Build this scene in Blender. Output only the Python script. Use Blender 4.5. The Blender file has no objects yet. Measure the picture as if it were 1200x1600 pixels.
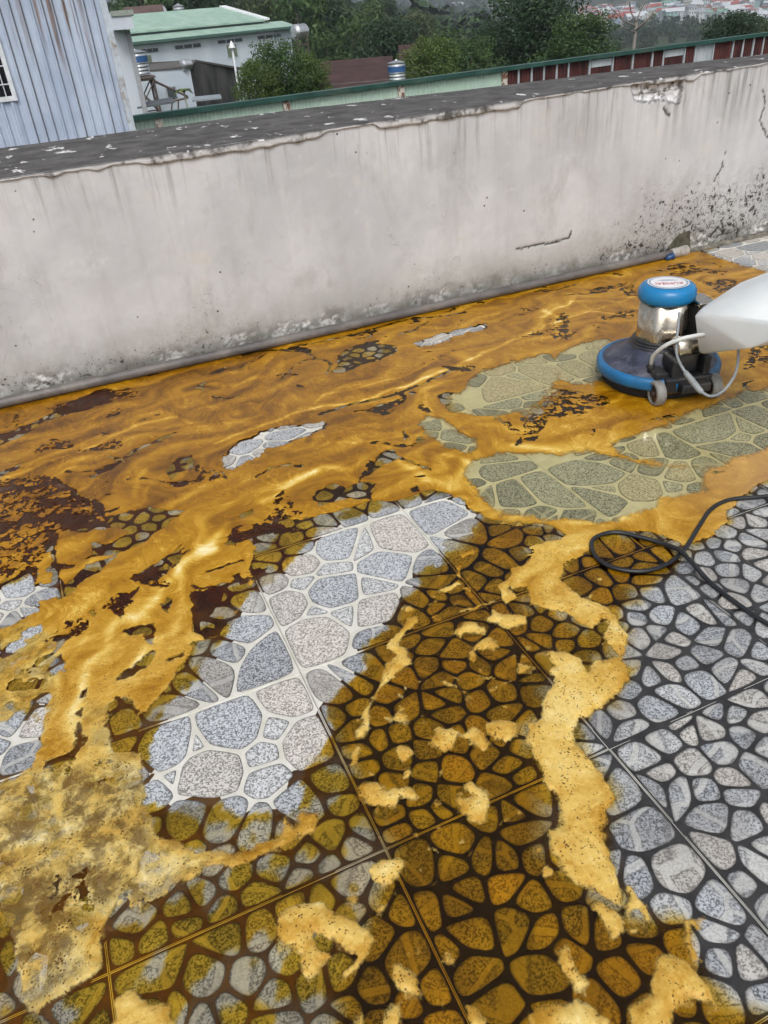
import bpy, bmesh, math, random
import numpy as np
from math import sin, cos, tan, pi, radians, degrees, sqrt, atan2, floor
from mathutils import Vector, Matrix
random.seed(7)
rng = np.random.default_rng(11)
scene = bpy.context.scene
col = scene.collection

# ---------------------------------------------------------------- camera
FPX, PITCH, ROLL, YAW = 1184.6, radians(33.79), radians(-5.03), radians(20.80)
CAM = np.array([0.758, -0.283, 1.295])
_fw = np.array([sin(YAW)*cos(PITCH), cos(YAW)*cos(PITCH), -sin(PITCH)])
_r = np.array([cos(YAW), -sin(YAW), 0.0]); _u = np.cross(_r, _fw)
CR = _r*cos(ROLL)+_u*sin(ROLL); CU = -_r*sin(ROLL)+_u*cos(ROLL); CF = _fw
cd = bpy.data.cameras.new('camera'); cam = bpy.data.objects.new('camera', cd); col.objects.link(cam)
cam.matrix_world = Matrix(((CR[0], CU[0], -CF[0], CAM[0]), (CR[1], CU[1], -CF[1], CAM[1]), (CR[2], CU[2], -CF[2], CAM[2]), (0, 0, 0, 1)))
cd.sensor_fit = 'VERTICAL'; cd.sensor_height = 24.0; cd.lens = 24.0*FPX/1600.0
cd.clip_start = 0.02; cd.clip_end = 9000
scene.camera = cam
# ---------------------------------------------------------------- sky, sun, exposure (overcast daylight)
SUN_EL, SUN_AZ = radians(52), radians(-158)          # azimuth from +Y towards +X
w = bpy.data.worlds.new('World'); scene.world = w; w.use_nodes = True
nt = w.node_tree; nt.nodes.clear()
sky = nt.nodes.new('ShaderNodeTexSky'); sky.sky_type = 'NISHITA'; sky.sun_disc = False
sky.sun_elevation = SUN_EL; sky.sun_rotation = SUN_AZ; sky.air_density = 1.0; sky.dust_density = 4.0; sky.ozone_density = 1.0
hs = nt.nodes.new('ShaderNodeHueSaturation'); hs.inputs['Saturation'].default_value = 0.30
bg = nt.nodes.new('ShaderNodeBackground'); bg.inputs['Strength'].default_value = 0.13
wo = nt.nodes.new('ShaderNodeOutputWorld')
nt.links.new(sky.outputs[0], hs.inputs['Color']); nt.links.new(hs.outputs[0], bg.inputs['Color']); nt.links.new(bg.outputs[0], wo.inputs['Surface'])
sl = bpy.data.lights.new('sun', 'SUN'); sl.energy = 1.3; sl.angle = radians(25); sl.color = (1.0, 0.985, 0.96)
sun = bpy.data.objects.new('sun', sl); col.objects.link(sun)
sd = Vector((sin(SUN_AZ)*cos(SUN_EL), cos(SUN_AZ)*cos(SUN_EL), sin(SUN_EL)))
sun.rotation_euler = sd.to_track_quat('Z', 'Y').to_euler(); sun.location = (0, 0, 30)
scene.view_settings.view_transform = 'Standard'; scene.view_settings.look = 'None'
scene.view_settings.gamma = 1.0; scene.view_settings.use_curve_mapping = False
scene.view_settings.exposure = 0.36
scene.render.engine = 'CYCLES'
cy = scene.cycles
cy.max_bounces = 5; cy.diffuse_bounces = 2; cy.glossy_bounces = 2; cy.transmission_bounces = 2; cy.transparent_max_bounces = 10; cy.use_adaptive_sampling = True; cy.adaptive_threshold = .04; cy.adaptive_min_samples = 16
cy.volume_bounces = 0; cy.caustics_reflective = False; cy.caustics_refractive = False; cy.use_denoising = True

# ---------------------------------------------------------------- picture directions -> places
def ray(px, py): return (px-600)/FPX*CR-(py-800)/FPX*CU+CF
def onz(px, py, z=0.0):
    d = ray(px, py); return CAM+(z-CAM[2])/d[2]*d
def ony(px, py, y):
    d = ray(px, py); return CAM+(y-CAM[1])/d[1]*d
def at(px, py, dist):
    d = ray(px, py); return CAM+dist/math.hypot(d[0], d[1])*d
def ground(pts, z=0.002): return np.array([onz(a, b, z)[:2] for a, b in pts])

# ---------------------------------------------------------------- mesh helpers
def link(o, parent=None):
    col.objects.link(o)
    if parent is not None: o.parent = parent
    return o
def mesh(name, vf, m, parent=None, smooth=False, loc=None, mats=None, fm=None):
    v, f = vf[0], vf[1]
    me = bpy.data.meshes.new(name); me.from_pydata([tuple(map(float, q)) for q in v], [], [tuple(map(int, q)) for q in f])
    for mm in (mats or [m]): me.materials.append(mm)
    if fm is not None: me.polygons.foreach_set('material_index', np.array(fm, dtype=np.int32))
    if smooth: me.polygons.foreach_set('use_smooth', np.ones(len(me.polygons), dtype=bool))
    me.update()
    o = bpy.data.objects.new(name, me); link(o, parent)
    if loc is not None: o.location = loc
    return o
def tag(o, label=None, cat=None, group=None, kind=None):
    if label: o['label'] = label
    if cat: o['category'] = cat
    if group: o['group'] = group
    if kind: o['kind'] = kind
    return o
def empty(name, loc, rz=0.0):
    o = bpy.data.objects.new(name, None); o.empty_display_size = 0.1; col.objects.link(o)
    o.location = tuple(map(float, loc)); o.rotation_euler = (0, 0, rz); return o
def join(*parts):
    V, F = [], []
    for v, f in parts:
        n = len(V); V += [tuple(q) for q in v]; F += [tuple(i+n for i in q) for q in f]
    return V, F
def box(x0, x1, y0, y1, z0, z1):
    v = [(x, y, z) for z in (z0, z1) for y in (y0, y1) for x in (x0, x1)]
    return v, [(0, 2, 3, 1), (4, 5, 7, 6), (0, 1, 5, 4), (2, 6, 7, 3), (0, 4, 6, 2), (1, 3, 7, 5)]
def rbox(x0, x1, y0, y1, z0, z1, b=0.005, seg=2):
    bm = bmesh.new(); v, f = box(x0, x1, y0, y1, z0, z1)
    vs = [bm.verts.new(q) for q in v]; [bm.faces.new([vs[i] for i in q]) for q in f]
    bmesh.ops.bevel(bm, geom=list(bm.edges), offset=b, segments=seg, affect='EDGES', profile=0.5)
    bm.verts.index_update()
    out = ([tuple(q.co) for q in bm.verts], [tuple(q.index for q in g.verts) for g in bm.faces]); bm.free(); return out
def frame_of(d):
    d = Vector(d).normalized(); a = Vector((0, 0, 1)) if abs(d.z) < 0.95 else Vector((1, 0, 0))
    s = d.cross(a).normalized(); return s, d.cross(s).normalized(), d
def tube(path, r, n=8, caps=True):
    P = [Vector(map(float, q)) for q in path]; V, F = [], []
    rr = r if hasattr(r, '__len__') else [r]*len(P)
    s = None
    for i, q in enumerate(P):
        d = (P[min(i+1, len(P)-1)]-P[max(i-1, 0)]).normalized()
        if s is None: s, t, _ = frame_of(d)
        else:
            s = (s-d*s.dot(d)).normalized(); t = d.cross(s)
        for k in range(n):
            a = 2*pi*k/n; V.append(tuple(q+(s*cos(a)+t*sin(a))*rr[i]))
    for i in range(len(P)-1):
        for k in range(n):
            a, b = i*n+k, i*n+(k+1) % n; F.append((a, b, b+n, a+n))
    if caps: F.append(tuple(range(n-1, -1, -1))); F.append(tuple((len(P)-1)*n+k for k in range(n)))
    return V, F
def lathe(prof, n=32, cx=0, cy_=0, caps=True, lob=None):
    V, F = [], []
    for (r, z) in prof:
        for k in range(n):
            a = 2*pi*k/n; q = r*(lob(a) if lob else 1); V.append((cx+q*cos(a), cy_+q*sin(a), z))
    for i in range(len(prof)-1):
        for k in range(n):
            a, b = i*n+k, i*n+(k+1) % n; F.append((a, b, b+n, a+n))
    if caps: F.append(tuple(range(n-1, -1, -1))); F.append(tuple((len(prof)-1)*n+k for k in range(n)))
    return V, F
def xf(vf, M):
    return [tuple(M @ Vector(map(float, q))) for q in vf[0]], vf[1]
def spline(P, n=12):
    P = [np.array(q, float) for q in P]; out = []
    Q = [2*P[0]-P[1]]+P+[2*P[-1]-P[-2]]
    for i in range(1, len(Q)-2):
        for k in range(n):
            t = k/n; a, b, c, d = Q[i-1], Q[i], Q[i+1], Q[i+2]
            out.append(0.5*((2*b)+(c-a)*t+(2*a-5*b+4*c-d)*t*t+(3*b-a-3*c+d)*t**3))
    out.append(P[-1]); return out

# ---------------------------------------------------------------- numpy noise
def perlin(x, y, seed=0):
    x = np.asarray(x, float); y = np.asarray(y, float)
    ix = np.floor(x).astype(np.int64); iy = np.floor(y).astype(np.int64); fx = x-ix; fy = y-iy
    def g(i, j, dx, dy):
        h = (i*374761393+j*668265263+seed*974634517) & 0x7fffffff
        h = ((h ^ (h >> 13))*1274126177) & 0x7fffffff; h = h ^ (h >> 16)
        a = (h & 4095)*(2*pi/4096); return np.cos(a)*dx+np.sin(a)*dy
    u = fx*fx*fx*(fx*(fx*6-15)+10); v = fy*fy*fy*(fy*(fy*6-15)+10)
    a = g(ix, iy, fx, fy); b = g(ix+1, iy, fx-1, fy); c = g(ix, iy+1, fx, fy-1); d = g(ix+1, iy+1, fx-1, fy-1)
    return 1.5*((a*(1-u)+b*u)*(1-v)+(c*(1-u)+d*u)*v)
def fbm(x, y, seed=0, o=3):
    s = 0; a = 1.0; t = 0
    for k in range(o): s = s+a*perlin(x*2**k, y*2**k, seed+k*17); t += a; a *= 0.5
    return s/t
def sstep(a, b, x):
    t = np.clip((x-a)/(b-a), 0, 1); return t*t*(3-2*t)

# ---------------------------------------------------------------- node helpers
class NT:
    def __init__(s, name):
        s.m = bpy.data.materials.new(name); s.m.use_nodes = True; s.t = s.m.node_tree; s.t.nodes.clear()
        s.out = s.t.nodes.new('ShaderNodeOutputMaterial')
    def n(s, typ, **kw):
        q = s.t.nodes.new(typ)
        for k, v in kw.items(): setattr(q, k, v)
        return q
    def put(s, sock, val):
        if isinstance(val, bpy.types.NodeSocket): s.t.links.new(val, sock)
        elif val is not None:
            if sock.type == 'RGBA' and len(val) == 3: val = (*val, 1)
            sock.default_value = val
    def math(s, op, a, b=None, c=None, clamp=False):
        q = s.n('ShaderNodeMath', operation=op, use_clamp=clamp); s.put(q.inputs[0], a)
        if b is not None: s.put(q.inputs[1], b)
        if c is not None: s.put(q.inputs[2], c)
        return q.outputs[0]
    def map(s, x, a, b, c=0.0, d=1.0, smooth=True):
        q = s.n('ShaderNodeMapRange', interpolation_type='SMOOTHSTEP' if smooth else 'LINEAR')
        for k, v in zip(range(5), (x, a, b, c, d)): s.put(q.inputs[k], v)
        return q.outputs[0]
    def mix(s, f, a, b, mode='MIX'):
        q = s.n('ShaderNodeMix', data_type='RGBA', blend_type=mode); s.put(q.inputs[0], f); s.put(q.inputs[6], a); s.put(q.inputs[7], b); return q.outputs[2]
    def pos(s): return s.n('ShaderNodeNewGeometry').outputs['Position']
    def obj(s): return s.n('ShaderNodeTexCoord').outputs['Object']
    def rnd(s): return s.n('ShaderNodeObjectInfo').outputs['Random']
    def vmul(s, v, k):
        q = s.n('ShaderNodeVectorMath', operation='MULTIPLY'); s.put(q.inputs[0], v); s.put(q.inputs[1], k); return q.outputs[0]
    def vadd(s, v, k):
        q = s.n('ShaderNodeVectorMath', operation='ADD'); s.put(q.inputs[0], v); s.put(q.inputs[1], k); return q.outputs[0]
    def noise(s, vec, scale, detail=3, rough=0.5, dist=0.0, col=False):
        q = s.n('ShaderNodeTexNoise'); s.put(q.inputs['Vector'], vec); q.inputs['Scale'].default_value = scale
        q.inputs['Detail'].default_value = detail; q.inputs['Roughness'].default_value = rough; q.inputs['Distortion'].default_value = dist
        return q.outputs['Color' if col else 'Fac']
    def vor(s, vec, scale, feature='F1', out='Distance', rand=1.0):
        q = s.n('ShaderNodeTexVoronoi', feature=feature); s.put(q.inputs['Vector'], vec); q.inputs['Scale'].default_value = scale
        q.inputs['Randomness'].default_value = rand; return q.outputs[out]
    def ramp(s, f, stops):
        q = s.n('ShaderNodeValToRGB'); s.put(q.inputs[0], f); e = q.color_ramp.elements
        while len(e) < len(stops): e.new(0.5)
        for k, (p, c) in zip(e, stops): k.position = p; k.color = (*c, 1) if len(c) == 3 else c
        return q.outputs[0]
    def attr(s, name, out='Fac'): return s.n('ShaderNodeAttribute', attribute_name=name).outputs[out]
    def bump(s, h, strength=0.5, dist=0.01):
        q = s.n('ShaderNodeBump'); q.inputs['Strength'].default_value = strength; q.inputs['Distance'].default_value = dist; s.put(q.inputs['Height'], h); return q.outputs[0]
    def bsdf(s, color, rough=0.6, metal=0.0, spec=0.5, normal=None, **kw):
        q = s.n('ShaderNodeBsdfPrincipled'); s.put(q.inputs['Base Color'], color); s.put(q.inputs['Roughness'], rough); s.put(q.inputs['Metallic'], metal)
        s.put(q.inputs['Specular IOR Level'], spec)
        if normal is not None: s.put(q.inputs['Normal'], normal)
        for k, v in kw.items(): s.put(q.inputs[k], v)
        return q.outputs[0]
    def end(s, sh): s.put(s.out.inputs['Surface'], sh); return s.m
def plain(name, c, rough=0.5, metal=0.0, var=0.12, scale=12.0, bump=0.15, dirt=None):
    t = NT(name); o = t.obj(); f = t.noise(o, scale, 5, 0.6)
    k = t.mix(t.map(f, 0.3, 0.7), tuple(q*(1-var) for q in c), tuple(min(1, q*(1+var)) for q in c))
    if dirt: k = t.mix(t.map(t.noise(o, scale*0.45, 6, 0.7), 0.48, 0.68), k, dirt)
    r = t.map(f, 0.2, 0.8, max(0.02, rough-0.08), rough+0.08)
    return t.end(t.bsdf(k, r, metal, normal=t.bump(f, bump, 0.002)))
# ================================================================ the terrace floor: outlines read off the photograph, laid on the ground plane
CROP = {1: (0, 550, 3), 2: (400, 450, 3), 3: (800, 600, 3), 4: (0, 850, 3), 5: (350, 800, 3), 6: (750, 900, 2.6667), 7: (0, 1200, 2), 8: (600, 1200, 2), 9: (850, 400, 3.4286), 10: (560, 880, 4)}
def cr(k, pts):
    a, b, s = CROP[k]; return [(a+x/s, b+y/s) for x, y in pts]
P1 = [(627,790),(677,772),(722,785),(752,808),(730,833),(690,850),(695,880),(663,883),(652,900),(647,923),(613,960),(580,1000),(563,1017),(567,1047),(527,1077),(507,1113),(513,1133),(505,1160),(477,1187),(470,1215),(465,1255),(435,1275),(370,1272),(300,1252),(262,1265),(228,1250),(222,1225),(233,1183),(255,1133),(267,1103),(290,1080),(313,1057),(337,1023),(360,993),(373,960),(393,930),(433,907),(470,867),(490,840),(540,815)]
P2 = [(352,735),(350,715),(375,690),(430,668),(508,658),(510,668),(470,685),(420,700),(395,718),(365,735)]
P3 = [[(-40,1150),(15,1125),(30,1110),(60,1118),(68,1138),(62,1165),(45,1195),(20,1215),(-40,1225)], [(45,1100),(65,1085),(80,1085),(75,1110),(70,1125),(55,1118)], [(75,1045),(95,1025),(102,1035),(98,1050),(80,1050)], [(-5,1018),(35,1000),(33,1012),(-5,1036)], [(40,985),(62,978),(65,987),(48,995)]]
P4 = [(-30,925),(20,915),(40,903),(55,900),(60,912),(85,910),(86,932),(60,940),(58,955),(20,980),(-30,990)]
P5 = [(720,625),(737,597),(755,585),(775,578),(800,570),(850,556),(872,568),(868,595),(840,615),(815,640),(780,648),(745,648),(728,640)]
P6 = [(865,570),(880,552),(910,540),(945,533),(960,560),(945,592),(910,600),(880,592)]
P7 = [(735,735),(745,722),(790,712),(830,712),(870,715),(920,708),(935,712),(1010,730),(1060,735),(1095,735),(1093,765),(1050,775),(1022,776),(1018,790),(980,800),(955,812),(900,812),(840,805),(800,801),(775,793),(757,775),(740,757)]
P8 = [(963,695),(1000,680),(1040,672),(1083,647),(1117,637),(1167,613),(1230,610),(1230,680),(1190,700),(1150,713),(1120,727),(1067,727),(1017,720),(975,707)]
P9 = [(663,663),(670,653),(687,657),(713,680),(735,686),(732,705),(710,700),(690,690),(676,680)]
S1 = [(523,580),(533,553),(557,540),(587,537),(620,540),(623,550),(600,560),(560,573),(533,583)]
S2 = [(647,537),(690,522),(727,513),(760,505),(763,512),(723,523),(683,538),(650,543)]
S3 = [(217,903),(243,883),(267,867),(287,857),(283,867),(257,897),(233,903)]
S4 = [(300,925),(345,915),(390,905),(395,925),(370,950),(350,990),(325,1000),(300,985)]
S5 = [(393,830),(440,815),(500,808),(535,812),(500,835),(470,850),(420,865),(393,850)]
S6 = [(165,1140),(183,1097),(205,1095),(215,1125),(240,1140),(245,1165),(215,1180),(180,1165)]
RL = [(-60,770),(40,745),(85,740),(110,770),(150,785),(170,800),(100,830),(70,870),(60,905),(0,920),(-60,930)]
GREY = [(1300,720),(1200,755),(1165,772),(1140,800),(1130,835),(1075,870),(1050,895),(1000,925),(975,955),(985,1000),(985,1060),(960,1095),(905,1128),(898,1150),(930,1195),(955,1240),(965,1260),(950,1300),(975,1380),(975,1415),(1060,1440),(1100,1500),(1130,1560),(1200,1600),(1300,1800),(1500,2600),(3000,2600),(3000,700)]
DRYC = [(1100,395),(1150,378),(1260,350),(1500,420),(1400,440),(1200,425),(1150,412)]
UPPER = [(-1100,800),(-200,680),(0,634),(300,568),(600,500),(900,425),(1065,392),(1105,395),(1150,412),(1210,428),(1500,440),(2200,480),(2200,640),(1500,690),(1200,752),(1165,772),(1140,800),(1130,830),(1090,850),(1067,853),(1013,833),(967,830),(925,845),(900,842),(880,834),(843,822),(800,820),(767,813),(757,810),(727,793),(700,773),(677,765),(655,772),(625,782),(580,784),(545,795),(500,806),(470,815),(430,822),(405,850),(392,880),(400,905),(393,925),(373,953),(340,997),(300,1010),(293,1037),(277,1050),(267,1077),(243,1103),(213,1127),(215,1165),(232,1200),(225,1230),(235,1270),(250,1300),(290,1320),(330,1332),(370,1325),(415,1318),(440,1295),(470,1290),(470,1312),(435,1335),(390,1352),(320,1357),(300,1378),(270,1392),(262,1415),(225,1437),(185,1422),(165,1430),(168,1460),(165,1520),(100,1560),(55,1592),(28,1550),(22,1480),(2,1420),(-20,1350),(-200,1330),(-500,1420),(-1100,1300)]
MID = [(690,880),(720,850),(760,815),(800,820),(850,825),(880,834),(823,857),(820,880),(830,950),(880,965),(940,990),(965,1028),(850,1030),(850,1120),(820,1140),(850,1230),(860,1330),(925,1400),(975,1417),(1060,1440),(1100,1500),(1130,1560),(1200,1600),(1300,1800),(1500,2600),(400,2600),(500,1900),(520,1560),(560,1450),(600,1330),(545,1215),(507,1113),(580,1000),(650,920)]
LOOPZ = [(880,870),(925,845),(1015,835),(1060,858),(1050,890),(1000,925),(975,955),(940,950),(880,920)]
# thick foam: the winding ribbon and the islands
RIB = cr(6, [(250,-60),(350,20),(430,90),(540,130),(580,190),(620,260),(610,330),(635,430),(580,500),(500,570),(440,600),(395,650),(400,690),(480,780),(530,880),(565,940)])+cr(8, [(725,100),(700,200),(720,290),(750,360),(745,435),(650,390),(590,360),(545,310),(520,250),(500,200),(545,170),(530,100),(500,60)])+cr(6, [(265,830),(225,780),(185,700),(190,620),(265,590),(260,520),(300,430),(270,400),(290,370),(265,330),(300,315),(390,330),(440,370),(450,395),(480,350),(580,340),(520,290),(510,240),(520,190),(460,220),(400,210),(350,160),(290,150),(220,130),(185,90),(190,40)])
ARM = cr(3, [(150,735),(230,720),(330,690),(420,700),(370,770),(330,810),(270,840),(230,900),(240,960),(180,960),(110,925),(75,960),(0,960),(-20,860),(60,840),(70,770)])
ISL = [RIB, ARM,
 cr(5, [(870,640),(880,710),(800,790),(740,830),(700,890),(680,960),(665,1060),(630,1075),(612,1040),(630,950),(680,890),(720,800),(740,740),(790,680),(760,640),(800,560),(850,500),(910,480),(920,520),(850,560),(830,620)]),
 cr(5, [(985,370),(1060,345),(1110,320),(1115,350),(1060,385),(1010,390)]), cr(5, [(1095,240),(1120,250),(1125,310),(1105,315),(1092,270)]), cr(5, [(1100,210),(1160,180),(1180,160),(1175,200),(1120,228)]),
 cr(10, [(435,1100),(470,1040),(560,1025),(640,1070),(700,1040),(780,1050),(815,1110),(800,1180),(740,1190),(690,1120),(620,1090),(590,1160),(520,1190),(450,1170)]),
 cr(10, [(780,1010),(830,970),(940,965),(1000,1010),(990,1090),(910,1125),(830,1100),(790,1060)]),
 cr(10, [(690,570),(720,500),(800,475),(860,490),(895,545),(850,575),(790,540),(750,560),(760,610),(720,640),(680,620)]),
 cr(10, [(590,440),(620,370),(680,355),(790,390),(815,430),(780,460),(690,450),(640,470)]), cr(10, [(790,350),(830,290),(870,310),(960,320),(1070,330),(1060,370),(980,420),(930,430),(870,395),(810,380)]),
 cr(10, [(870,150),(930,90),(960,20),(1000,40),(990,110),(960,160),(1000,210),(985,250),(930,270),(880,220)]),
 cr(10, [(300,280),(340,260),(370,290),(330,320),(300,310)]), cr(10, [(600,310),(700,280),(830,235),(880,240),(800,270),(700,310),(630,325)]),
 cr(10, [(500,750),(560,740),(640,770),(620,790),(540,790)]), cr(10, [(720,760),(780,710),(860,700),(870,730),(800,740),(740,775)]), cr(10, [(980,680),(1000,640),(1060,640),(1080,670),(1040,690),(1010,705)]),
 cr(10, [(180,1000),(240,930),(310,950),(335,995),(290,1010),(220,1010)]), cr(10, [(225,820),(260,810),(295,830),(290,855),(240,850)]), cr(10, [(210,1195),(250,1130),(330,1160),(370,1200),(290,1260),(220,1240)]),
 cr(5, [(580,1190),(590,1120),(630,1085),(655,1100),(640,1160),(620,1195),(590,1200)]), cr(6, [(0,270),(60,270),(90,310),(40,320),(-20,310)]),
 [(577,1355),(595,1343),(622,1341),(637,1355),(630,1375),(610,1392),(590,1393),(578,1375)], [(552,1228),(580,1222),(600,1232),(640,1230),(660,1243),(650,1255),(630,1250),(615,1270),(600,1265),(570,1255)],
 cr(8, [(220,100),(260,85),(240,50),(270,35),(300,50),(325,80),(325,115),(330,150),(340,180),(300,180),(260,180),(225,140)]), cr(8, [(50,10),(90,0),(100,30),(75,50),(50,35)]), cr(8, [(20,620),(60,610),(110,640),(135,690),(130,725),(60,720),(20,670)]),
 cr(8, [(185,575),(205,570),(235,595),(220,615),(190,605)]), cr(8, [(240,730),(280,725),(320,760),(330,830),(270,830),(245,770)]), cr(8, [(525,575),(560,560),(600,590),(620,640),(655,680),(650,710),(600,710),(540,640)]), cr(8, [(475,320),(510,298),(545,325),(530,350),(490,345)]),
 cr(8, [(440,770),(480,740),(550,740),(600,710),(640,730),(700,800),(720,860),(440,860)]), cr(8, [(635,440),(680,420),(720,440),(745,490),(745,520),(710,555),(680,520),(660,470)]), cr(8, [(735,460),(760,365),(790,360),(790,400),(830,440),(840,480),(810,485),(780,440),(760,465),(780,495),(745,485)]),
 cr(8, [(755,760),(810,690),(850,600),(900,590),(950,600),(980,650),(1060,740),(1000,750),(930,760),(890,770),(880,860),(790,860),(760,780)]), cr(8, [(920,480),(1010,475),(1000,500),(960,510),(980,560),(1000,600),(960,600),(930,560),(930,520)]), cr(8, [(-10,750),(40,735),(60,770),(50,850),(-20,850)]),
 cr(7, [(845,500),(870,450),(930,420),(1010,420),(1060,450),(1130,480),(1170,520),(1180,560),(1150,610),(1120,650),(1090,680),(1060,660),(1080,620),(1110,600),(1060,560),(1010,530),(985,530),(1050,590),(1060,610),(1020,620),(990,655),(950,670),(930,640),(930,580),(880,560),(850,530)]),
 cr(7, [(350,740),(390,690),(430,680),(470,720),(540,740),(560,780),(560,860),(340,860)]), cr(7, [(1085,400),(1120,395),(1130,430),(1100,445)]), cr(7, [(940,140),(1000,140),(990,200),(940,240),(920,200)]), cr(7, [(1100,770),(1130,760),(1145,840),(1095,840)]),
 cr(8, [(88,215),(112,213),(112,232),(92,232)]), cr(8, [(425,230),(440,228),(445,250),(428,250)]), cr(8, [(560,460),(580,458),(580,478),(562,478)]), cr(8, [(150,352),(172,350),(172,368),(154,370)]), cr(7, [(1172,430),(1200,425),(1205,460),(1180,462)]),
 cr(6, [(430,90),(470,80),(460,105)]), cr(7, [(850,240),(870,200),(900,140),(930,180),(900,240),(860,275)])]
# dark liquid lying open between the foam (fully open)
OPEN = [cr(1, [(510,770),(600,755),(700,728),(780,745),(865,742),(770,820),(700,870),(620,920),(560,950),(450,960),(420,900),(500,905),(610,850),(560,815),(380,850),(300,830),(300,780),(420,770),(480,800)]),
 cr(1, [(240,860),(262,870),(262,960),(272,1050),(300,1100),(400,1010),(560,950),(450,1040),(330,1130),(270,1170),(250,1100),(240,960)]),
 cr(1, [(0,400),(100,365),(240,290),(330,240),(500,170),(520,215),(450,250),(330,290),(200,330),(100,400),(0,440)]),
 cr(1, [(-30,580),(50,545),(110,518),(80,548),(0,590)]), cr(1, [(560,1180),(600,1140),(660,1105),(620,1160)]), cr(1, [(1055,900),(1090,880),(1095,830),(1112,860),(1110,905)]), cr(1, [(1120,770),(1190,738),(1185,760),(1140,780)]), cr(1, [(780,560),(840,500),(905,480),(900,540),(830,570),(795,600)]),
 cr(1, [(820,625),(860,612),(845,632)]), cr(1, [(920,170),(960,145),(950,185)]),
 cr(2, [(580,780),(640,760),(680,790),(640,815),(560,850),(520,870)]), cr(2, [(280,950),(350,920),(420,940),(500,910),(550,920),(545,1000),(450,985),(360,1000),(300,1020),(270,990)]), cr(2, [(850,510),(900,490),(960,510),(950,560),(1000,590),(930,580),(880,545)]),
 cr(2, [(560,560),(600,545),(622,560),(590,572)]), cr(2, [(640,540),(660,525),(668,540)]), cr(2, [(690,690),(700,675),(705,700),(690,715)]), cr(2, [(720,945),(745,930),(770,955),(740,955)]), cr(2, [(720,495),(735,482),(748,492),(735,505)]),
 cr(4, [(555,640),(590,600),(640,575),(700,515),(722,520),(690,570),(640,600),(590,640)]), cr(4, [(580,410),(620,395),(700,378),(720,400),(715,470),(690,455),(680,420),(620,420)]), cr(4, [(770,300),(790,250),(805,270),(790,330)]), cr(4, [(550,325),(580,318),(570,350)]), cr(4, [(420,325),(445,318),(440,335)]), cr(4, [(385,715),(405,680),(400,715)]), cr(4, [(355,800),(375,785),(372,820)])]
# dark network areas: strength of the break-up
NET = [(RL, .8), (cr(3, [(20,160),(60,110),(100,60),(200,20),(330,30),(450,60),(490,100),(400,120),(340,150),(180,170),(100,195),(40,190)]), 1.0), (cr(3, [(-90,150),(0,180),(60,220),(90,270),(40,260),(0,230),(-60,200)]), 1.0),
 (cr(3, [(-60,730),(-20,665),(130,665),(230,700),(150,735),(70,770),(60,840),(-60,850)]), 1.0), (cr(9, [(0,400),(80,370),(70,300),(150,310),(140,400),(220,390),(130,460),(60,460)]), 1.0), (cr(9, [(200,300),(330,320),(430,290),(490,290),(485,350),(400,340),(310,375),(290,330)]), 1.0),
 (cr(9, [(590,80),(700,35),(780,40),(830,60),(920,75),(1000,80),(960,110),(820,100),(680,110)]), .9), (cr(9, [(210,180),(330,160),(420,140),(520,120),(500,150),(380,180),(250,205)]), .9), (cr(9, [(850,150),(950,120),(1060,135),(1010,200),(930,205)]), 1.0), (cr(9, [(1090,500),(1200,460),(1290,460),(1290,560),(1100,610),(1030,660)]), 1.0),
 (cr(1, [(-30,600),(150,570),(260,570),(340,640),(360,690),(250,720),(200,800),(-30,820)]), .7), (cr(1, [(270,520),(340,490),(390,500),(330,545)]), .8), (cr(1, [(450,380),(560,355),(700,300),(780,260),(770,300),(640,340),(480,415)]), .7), (cr(1, [(430,620),(520,590),(600,640),(580,690),(480,690)]), .5), (cr(1, [(180,270),(350,220),(520,170),(700,185),(560,230),(330,300)]), .8), (cr(1, [(0,320),(120,320),(160,360),(0,370)]), .55),
 (cr(2, [(80,1000),(120,940),(190,960),(200,1040),(260,1050),(100,1100),(0,1110),(60,1050)]), .9), (cr(2, [(400,510),(600,420),(900,290),(1060,250),(1040,280),(840,350),(600,450)]), .55), (cr(2, [(480,850),(540,800),(560,850),(520,900),(480,910)]), .7), (cr(4, [(330,330),(480,360),(420,430),(300,470),(170,480),(260,400)]), .7), (cr(4, [(150,1080),(250,1000),(370,980),(380,1120),(300,1200),(180,1200)]), .45), (cr(4, [(400,980),(560,1000),(660,1100),(600,1190),(420,1190)]), .5), (cr(4, [(0,600),(150,560),(240,590),(200,680),(60,700),(0,690)]), .6), (cr(7, [(60,100),(220,60),(270,160),(260,280),(120,300),(60,220)]), .4), (cr(7, [(140,300),(200,320),(300,300),(310,450),(230,500),(150,470)]), .75), (cr(7, [(320,380),(540,380),(530,430),(450,470),(370,450)]), .5)]
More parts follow.
